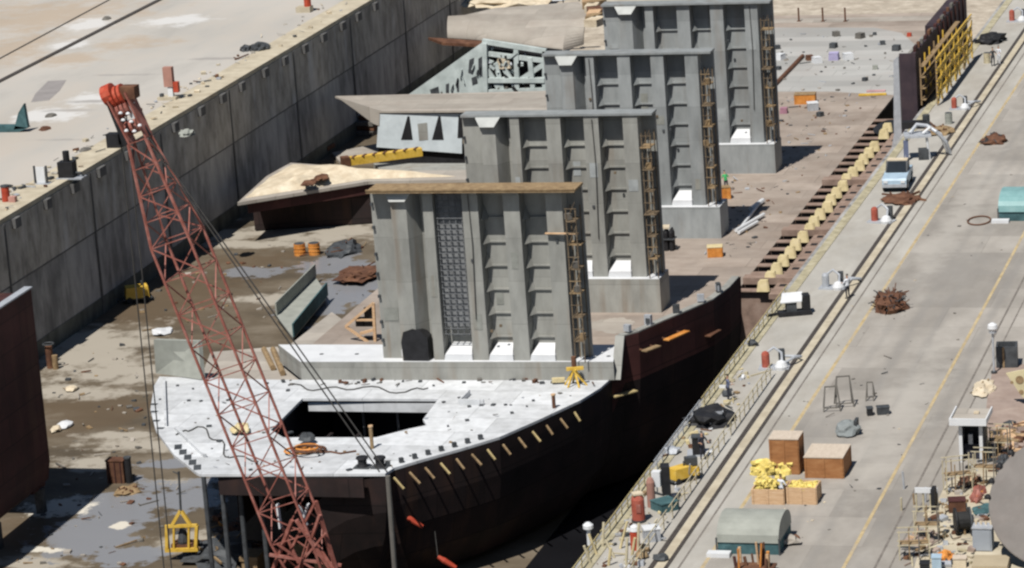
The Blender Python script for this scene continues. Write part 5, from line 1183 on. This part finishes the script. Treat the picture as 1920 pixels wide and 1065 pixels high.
for i in range(4):
    a = 2.35 + i * .25; e = c + RX @ Vector((math.cos(a) * rr * 1.02, math.sin(a) * rr * 1.02, .0)); MB().blob(e, (.2, .2, .26), i, .2, 2).build('clamp', black, t)
# clutter field at the lower right
p = at(1842, 1035, 0) + Vector((0, .5, 0)); t = thing('switch_cabinet', 'blue grey steel cabinet beside the large round dish', 'cabinet', p)
MB().box((0, 0, .65), (1.05, .9, 1.3)).build('body', mat('blue_grey_paint', (.33, .36, .40), var=.1), t, local=True); MB().box((0, 0, 1.33), (1.12, .98, .06)).build('lid', silver, t, local=True); MB().box((0, -.47, .65), (.9, .03, 1.15)).build('door', mat('blue_grey_paint', (.33, .36, .40)), t, local=True)
for i in range(4): MB().box((-.4 + i * .27, .2, 1.45), (.1, .1, .2)).build('terminal', sand, t, local=True)
tag(MB().box(at(1856, 1065, 0) + Vector((.1, -.2, .25)), (1.9, 1.8, .5), .05).build('platform', mat('tan_board', (.42, .35, .24), var=.12)), 'tan board platform in front of the blue grey cabinet', 'platform')
p = at(1806, 1000, 0); t = thing('cable_drum', 'black cable drum left of the blue grey cabinet', 'drum', p, .3)
MB().tube([(-.45, 0, .75), (-.35, 0, .75)], .75, 18).build('flange', black, t, local=True); MB().tube([(.35, 0, .75), (.45, 0, .75)], .75, 18).build('flange', darkM, t, local=True); MB().tube([(-.34, 0, .75), (.34, 0, .75)], .5, 14).build('winding', rubber, t, local=True)
crate(at(1795, 962, 0), (.95, .8, .8), rustb, rust, 'rust red box behind the black cable drum', .2, slat=False, name='steel_box')
crate(at(1757, 1070, 0), (.5, .6, .8), bluegl, bluegl, 'pale blue narrow box at the lower border', .1, slat=False, name='tool_box')
crate(at(1735, 1085, 0), (.5, .6, .9), black, black, 'black narrow box left of the pale blue one', .1, slat=False, name='tool_box')
crate(at(1800, 1062, 0), (.7, .6, .5), sand, woodtop, 'cream box right of the orange heap', .1, slat=False)
heap(1776, 1050, 0, (.5, .7, .5), orange, 83, 'orange scrap heap at the lower border', sticks=12, m2=orange)
heap(1833, 930, 0, (.35, 1.3, .5), cranered, 84, 'orange red hose heap below the white hut', name='hose_heap', sticks=6, m2=orange)
heap(1820, 905, 0, (.6, .9, .4), rustb, 85, 'rusty scrap heap directly in front of the white hut', sticks=12, m2=palewood)
heap(1850, 962, 0, (.7, .8, .5), tealD, 86, 'dark green tarp heap left of the round dish', name='tarpaulin_heap', sticks=4)
heap(1880, 870, 0, (.5, .9, .5), darkM, 87, 'dark heap at the rear edge of the round dish', sticks=6, m2=rustb)
heap(1760, 960, 0, (.6, 1.2, .35), apron, 88, 'pale beige rubble heap behind the black slit fence', sticks=10, m2=plank)
heap(1728, 1010, 0, (.7, 1.2, .3), pinkish, 89, 'pinkish rubble heap left of the orange scrap', sticks=10, m2=palewood)
heap(1845, 730, 0, (.7, 1.6, .3), sand, 90, 'tan sand heap behind the white hut', sticks=3, m2=plank)
t = thing('fence_panel', 'fence panel with white top rail at the edge of the cluttered yard', 'fence', at(1742, 980, 0))
a = at(1727, 960, 0); b = at(1752, 985, 0)
MB().bar(a + Vector((-.3, 0, 1.3)), a + Vector((1.0, 0, 1.3)), .12, .3).build('top_rail', whitec, t)
for i in range(4): MB().bar(a + Vector((-.25 + i * .4, .05, 0)), a + Vector((-.25 + i * .4, .05, 1.25)), .09).build('post', pal, t)
MB().box(at(1752, 965, 0) + Vector((0, 0, .8)), (.22, .8, 1.6)).build('gate', black, t)
gy = 'upright pipes in the cluttered yard'
for i in range(12):
    px = U(1690, 1830); py = U(900, 1060); p = at(px, py, 0)
    tag(MB().tube([p, p + Vector((U(-.1, .1), U(-.1, .1), U(.4, 1.1)))], .06, 6).build('pipe', [pal, silver, plank][i % 3]), 'thin upright pipe among others in the cluttered yard at lower right', 'pipe', gy)
for i in range(16):
    px = U(1870, 1915) - (i % 3) * 20; py = U(840, 900) - (i % 4) * 12; p = at(px, py, 0)
    tag(MB().bar(p, p + Vector((U(-.2, .2), U(.6, 1.6), U(.05, .4))), .12).build('batten', [palewood, plank, pinkish, rustb][i % 4]), 'wooden batten lying among others between the white hut and the round dish', 'batten', 'battens by the white hut')
# ------------------------------------------------------------------ left quay gear
p = at(30, 248, 0); t = thing('tarp_shelter', 'teal tarp draped over a tall frame on the sandy left quay', 'tarp', p)
A1, B1, C1, D1 = atY(42, 195, p.y), atY(52, 236, p.y), atY(26, 240, p.y), atY(0, 250, p.y)
MB().prism([atY(44, 195, p.y), atY(52, 240, p.y), atY(26, 243, p.y), atY(34, 212, p.y)], (0, .5, 0)).build('flap', tealD, t)
MB().prism([atY(-20, 236, p.y), atY(27, 236, p.y), atY(52, 240, p.y), atY(28, 251, p.y), atY(-20, 249, p.y)], (0, .8, 0)).build('sheet', tealD, t)
MB().bar(atY(44, 195, p.y) + Vector((0, .3, 0)), atY(47, 240, p.y) + Vector((0, .3, 0)), .1).build('post', darkM, t)
sheet('shadow_patch', [at(*q_, 0) for q_ in ((66, 176), (90, 152), (125, 150), (112, 170), (92, 188), (58, 192))], .003, mat('shadow_grey', (.27, .25, .24), var=.15), .004)  # grey cast shadow painted flat on the quay
def gear(px, py, parts, label, cat='machine', name='winch', rz=0.):
    p = at(px, py, 0); t = thing(name, label, cat, p, rz)
    for nm, sh_, m in parts:
        mb = MB(); sh_(mb); mb.build(nm, m, t, local=True)
    return t
gear(128, 334, [('body', lambda b: b.box((0, 0, .8), (1.4, 1.0, 1.4)), black), ('stack', lambda b: b.cyl((0, 0, 1.5), .3, .9, 10), black), ('skid', lambda b: b.box((.3, 0, .06), (2.4, 1.3, .12)), silver), ('pipe', lambda b: b.tube([(.7, 0, .5), (1.2, 0, .5), (1.4, .2, .1)], .1, 6), darkM)], 'black pump with chimney on the left dock edge', 'pump', 'dock_pump')
gear(78, 345, [('leg', lambda b: b.box((-.55, 0, .8), (.12, .2, 1.6)), darkM), ('leg', lambda b: b.box((.55, 0, .8), (.12, .2, 1.6)), darkM), ('panel', lambda b: b.box((0, 0, .8), (.8, .12, 1.4)), whitec), ('foot', lambda b: b.box((0, 0, .04), (1.6, .8, .08)), silver)], 'pale sign board between two dark posts left of the black pump', 'board', 'notice_board')
gear(12, 378, [('drum', lambda b: b.cyl((0, 0, 0), .35, 1.3, 12), redM), ('cap', lambda b: b.cyl((0, 0, 1.3), .4, .12, 12), darkM), ('box', lambda b: b.box((.7, -.2, .25), (.6, .5, .5)), mat('faded_pink', (.45, .24, .2)))], 'red drum at the left border on the dock edge', 'drum', 'hydrant')
gear(217, 276, [('body', lambda b: b.box((0, 0, .6), (1.3, 1.0, 1.2)), black), ('lid', lambda b: b.box((0, 0, 1.24), (1.4, 1.1, .08)), darkM)], 'plain black box on the left quay beside the crane boom head', 'box', 'steel_locker')
gear(322, 186, [('post', lambda b: b.box((0, 0, .6), (.5, .4, 1.2)), whitec), ('cabinet', lambda b: b.box((-.1, 0, 2.2), (.9, .6, 1.9)), mat('faded_red', (.36, .19, .15))), ('side_box', lambda b: b.box((.6, 0, 1.2), (.5, .5, 1.0)), redM), ('base', lambda b: b.box((-.3, 0, .15), (1.9, 1.2, .3)), apron), ('step', lambda b: b.box((-.9, -.2, .35), (.3, .4, .5)), darkM)], 'tall faded red cabinet on a white post at the left dock edge', 'cabinet', 'switch_cabinet')
gear(578, 22, [('tank', lambda b: b.cyl((0, 0, .4), .4, 2.2, 10), redM), ('base', lambda b: b.box((-.4, 0, .3), (1.6, 1.2, .6)), apron), ('foot', lambda b: b.box((-1.0, 0, .2), (.6, .6, .4)), darkM)], 'red hydrant tank on the left dock edge near the top of the photo', 'hydrant', 'hydrant')
heap(487, 93, 0, (.9, 1.2, .7), darkM, 101, 'dark scrap heap on the left dock edge right of its smaller neighbour', sticks=5, m2=darkM)
heap(462, 56 + 38, 0, (.6, .8, .5), darkM, 102, 'smaller dark scrap heap on the left dock edge past the red cabinet', sticks=4, m2=darkM)
heap(350, 58 + 195, 0, (.7, .9, .5), tentM, 103, 'grey heap on the left dock edge beside the crane head', sticks=3, m2=darkM)
for k, (px, py, lab) in enumerate(((84, 243, 'small reddish stone on the sandy left quay before the teal tarp'), (95, 218, 'small grey stone on the sandy left quay behind the reddish one'), (200, 36, 'small grey stone near the far crane rail on the left quay'), (160, 282, 'small dark stone right of the black pump chimney'))):
    tag(MB().blob(at(px, py, 0), (.5, .7, .3), 110 + k, .4, 2).build('stone', rustb if k == 0 else steelD), lab, 'stone')

for k, (px, py, l_, lab) in enumerate(((772, 975, 1.7, 'orange red roll of canvas hanging on the black hull right of the grey mast'), (838, 1054, 1.4, 'orange red roll of canvas hanging lowest on the black hull by the lower border'))):
    p = atY(px, py, deckR[2].y - 1.0 - k * .5)
    t = thing('canvas_roll', lab, 'canvas roll', p, 0, 'canvas rolls on the hull')
    d = Vector((.8, .1, -.55)).normalized() * l_ / 2
    MB().tube([p - d, p - d * .3, p + d * .4, p + d], [.12, .2, .17, .13], 8).build('roll', redM, t); MB().bar(p - d, p - d + Vector((-.2, .4, 1.6)), .05).build('rope', cable, t)

# ------------------------------------------------------------------ loose litter nobody could count
def litter(name, label, n, fpos, size, mats_, flat=.5, h=True):
    mb = MB()
    for i in range(n):
        p = fpos(); k = size * U(.35, 1.3)
        mb.m = random.randrange(len(mats_))
        if R() < .3: mb.bar(p + Vector((0, 0, .04)), p + Vector((U(-1, 1) * k * 4, U(-1, 1) * k * 5, U(0, .25))), k * .3, k * .3)
        else: mb.box(p + Vector((0, 0, k * flat * .5)), (k * U(.6, 1.6), k * U(.6, 1.8), k * flat * U(.5, 1.6)), M=Matrix.Rotation(U(0, 3.1), 3, 'Z') @ Matrix.Rotation(U(-.3, .3), 3, 'X'))
    o = mb.build(name, mats_, loc=(0, 0, 0)); struct(o, 'stuff'); return tag(o, label, 'litter')
def inpoly(P, z):
    xs = [p[0] for p in P]; ys_ = [p[1] for p in P]
    def f():
        while True:
            x, y = U(min(xs), max(xs)), U(min(ys_), max(ys_)); c = False
            for (x1, y1), (x2, y2) in zip(P, P[1:] + P[:1]):
                if (y1 > y) != (y2 > y) and x < (x2 - x1) * (y - y1) / (y2 - y1) + x1: c = not c
            if c: return at(x, y, z)
    return f
litter('yard_litter', 'scattered timber, pipe and scrap bits all over the yard at lower right', 210, inpoly([(1690, 1064), (1740, 960), (1800, 880), (1845, 870), (1850, 960), (1860, 1064)], 0), .26, [beige, plank, apron, rustb, darkM, silver, pal, pinkish, black, apron], .6)
litter('timber_litter', 'loose battens and boards strewn behind the white hut', 120, inpoly([(1868, 790), (1920, 800), (1920, 850), (1872, 900), (1858, 880)], 0), .4, [palewood, plank, rustb, pinkish, darkM], .4)
litter('strip_litter', 'small gear and rubbish strewn along the strip between dock edge and crane rail', 150, inpoly([(1105, 1064), (1200, 1064), (1350, 830), (1420, 700), (1385, 690), (1290, 810)], 0), .24, [pal, paleyel, darkM, silver, whitec, plank, rustb], .7)
litter('edge_litter', 'small bits of gear strewn along the left dock edge', 130, inpoly([(0, 405), (120, 330), (400, 160), (680, -2), (610, 0), (380, 130), (100, 300), (0, 360)], .03), .3, [apron, sand, silver, darkM, quayS, rustb], .6)
litter('floor_litter', 'pale and rusty rubbish strewn over the dock floor at left', 190, inpoly([(100, 700), (260, 560), (430, 450), (690, 460), (690, 560), (520, 600), (290, 640), (285, 800), (340, 900), (330, 1060), (20, 1060), (100, 900)], zF), .28, [beige, beige, rustb, darkM, plank, steelD], .4)
litter('floor_litter', 'rubbish in the shade under the hull beside the crane boom', 120, inpoly([(390, 960), (620, 1000), (620, 1062), (380, 1062)], zF), .45, [rustb, plank, darkM, beige, orange], .7)
litter('deck_litter', 'small dark and pale bits strewn over the white fore deck', 70, inpoly([(300, 720), (540, 722), (500, 800), (520, 835), (720, 830), (840, 760), (1080, 725), (1080, 745), (870, 830), (720, 880), (390, 880), (300, 800)], zD), .13, [darkM, steelD, rustb, silver, plank], .5)
litter('tank_litter', 'small bits strewn over the brown tank top right of the bulkheads', 170, inpoly([(1460, 180), (1650, 180), (1580, 260), (1400, 480), (1260, 480), (1360, 470), (1350, 340), (1460, 330)], zT), .2, [rustb, darkM, silver, beige, plank], .4)
litter('tank_litter', 'small bits strewn over the far grey plating', 55, inpoly([(1455, 60), (1640, 56), (1700, 80), (1680, 170), (1455, 170)], zT + .03), .24, [darkM, silver, steelD, deckgrey, beige], .5)
litter('shelf_litter', 'small tools strewn along the foot of the grey stool wall', 40, inpoly([(530, 712), (1120, 712), (1120, 720), (530, 722)], zD), .22, [darkM, steelD, rustb], .7)
litter('road_litter', 'small bits scattered over the quay road', 60, inpoly([(1560, 600), (1900, 250), (1900, 520), (1640, 960), (1480, 1060), (1420, 800)], 0), .14, [darkM, steelD, curbM, sand], .3)
# hoses and cables on the fore deck and staging boards on the hull side
for k, (pts, m, lab) in enumerate((([(540, 722), (600, 730), (680, 726), (760, 735), (815, 722)], cable, 'thin dark hose lying along the rear of the white deck behind the hatch'), ([(330, 815), (370, 800), (410, 825), (430, 858), (500, 862)], cable, 'thin dark hose curling on the left part of the white deck'))):
    P_ = [at(*p, zD + .05) for p in pts]; Q_ = []
    for a, b in zip(P_, P_[1:]):
        for j in range(6): Q_.append(a.lerp(b, j / 6) + Vector((0, .5 * math.sin(j / 6 * math.pi * 2), 0)))
    tag(MB().tube(Q_, .05, 5).build('hose', m), lab, 'hose')
for k, (px, py, w_, m, lab) in enumerate(((1262, 626, 1.3, orange, 'orange staging board fixed high on the dark red hull side'), (1215, 650, .8, plank, 'short brown staging board on the dark red hull side below the orange one'), (1166, 734, 1.0, pal0, 'pale yellow staging board where the hull side meets the white deck edge'), (1330, 622, .9, rustb, 'rusty staging board near the aft end of the dark hull side'))):
    i_ = min(range(len(rimpx)), key=lambda q: abs(rimpx[q][0] - px)); a_, b_ = (rim[i_], rim[i_ - 1]) if i_ else (rim[0], rim[1])
    zz = atY(px, py, a_.y).z
    c_ = Vector((atY(px, py, a_.y - .3).x, a_.y - .3, zz)); t = thing('staging_board', lab, 'board', c_, 0, 'staging boards on the hull side')
    d_ = (rim[min(6, i_ + 1)] - rim[max(0, i_ - 1)]); d_.z = 0; d_.normalize(); n_ = Vector((d_.y, -d_.x, 0))
    MB().bar(c_ - d_ * w_ + n_ * .3, c_ + d_ * w_ + n_ * .3, .5, .08).build('board', m, t)
    for sg_ in (-.7, .7): MB().bar(c_ + d_ * w_ * sg_ - n_ * .3, c_ + d_ * w_ * sg_ + n_ * .5 + Vector((0, 0, -.06)), .09).build('bracket', rustb, t)

for k, (px, py, w_, h_, nb, lab) in enumerate(((1715, 1050, 1.6, 1.7, 4, 'cream pipe scaffold stand nearest the lower border of the yard'), (1738, 1020, 1.3, 2.0, 3, 'cream pipe scaffold stand behind the fence panel with white rail'), (1800, 925, 1.5, 2.1, 4, 'cream pipe scaffold stand below the white hut'), (1845, 915, 1.2, 2.3, 3, 'cream pipe scaffold stand close to the large round dish'), (1872, 860, 1.2, 2.0, 3, 'cream pipe scaffold stand behind the large round dish'))):
    p = at(px, py, 0); t = thing('scaffold_stand', lab, 'scaffold', p, U(-.4, .4), 'scaffold stands in the cluttered yard')
    for i in range(nb):
        for j in (0, 1):
            x_ = -w_ / 2 + w_ * i / (nb - 1); MB().bar((x_, j * .8, 0), (x_ + U(-.04, .04), j * .8, h_ * U(.8, 1.1)), .06).build('standard', [pal, plank, steelD][i % 3], t, local=True)
    for z_ in (.5, .95): MB().bar((-w_ / 2 - .1, 0, h_ * z_), (w_ / 2 + .1, 0, h_ * z_), .05).bar((-w_ / 2 - .1, .8, h_ * z_), (w_ / 2 + .1, .8, h_ * z_), .05).build('ledger', pal, t, local=True)
    MB().box((0, .4, h_ * .5 + .05), (w_, .6, .05)).build('board', plank, t, local=True)

person(at(1862, 124, 0), .4, darkM, jean, 'person in dark clothes standing beside the crane rail near the top right')
person(at(1873, 121, 0), -.5, shirtw, MATS['white_shirt'], 'person in white overalls standing beside the crane rail near the top right')
person(at(1318, 862, 0), .8, jean, jean, 'person in dark clothes standing beside the black locker on the near strip')
person(at(1366, 752, 0), 2.0, MATS['slate_blue'], jean, 'person in dark blue shirt on the strip behind the black tarpaulin heap')
person(at(1590, 560, 0), -2.2, shirtw, jean, 'person in white shirt beside the silver pump set and crane rail')
# ------------------------------------------------------------------ light, sky, camera
SUNV = Vector((-1.55, -7.0, 12.0)).normalized()      # toward the sun
sl = bpy.data.lights.new('sun', 'SUN'); sl.energy = 5.0; sl.angle = math.radians(.53); sl.color = (1, .965, .91)
so = bpy.data.objects.new('sun', sl); COL.objects.link(so)
so.rotation_euler = SUNV.to_track_quat('Z', 'Y').to_euler(); so.location = (0, 0, 120)
w = bpy.data.worlds.new('World'); scn.world = w; w.use_nodes = True
nt = w.node_tree; bg = nt.nodes['Background']
sky = nt.nodes.new('ShaderNodeTexSky'); sky.sky_type = 'NISHITA'; sky.sun_disc = False
sky.sun_elevation = math.asin(SUNV.z); sky.sun_rotation = math.atan2(SUNV.x, SUNV.y)
sky.air_density = .9; sky.dust_density = .3
nt.links.new(sky.outputs[0], bg.inputs['Color']); bg.inputs['Strength'].default_value = .05
cd = bpy.data.cameras.new('camera'); co = bpy.data.objects.new('camera', cd); COL.objects.link(co)
cd.sensor_width = 36; cd.sensor_fit = 'HORIZONTAL'; cd.lens = FPX / 1920 * 36; cd.clip_start = 1; cd.clip_end = 3000
m = Matrix((RT, UP, -FW)).transposed().to_4x4(); m.translation = CAMP
co.matrix_world = m
scn.camera = co
scn.view_settings.view_transform = 'Standard'; scn.view_settings.look = 'None'
scn.view_settings.exposure = 0; scn.view_settings.gamma = 1
scn.cycles.filter_width = 2.4
scn.cycles.diffuse_bounces = 1
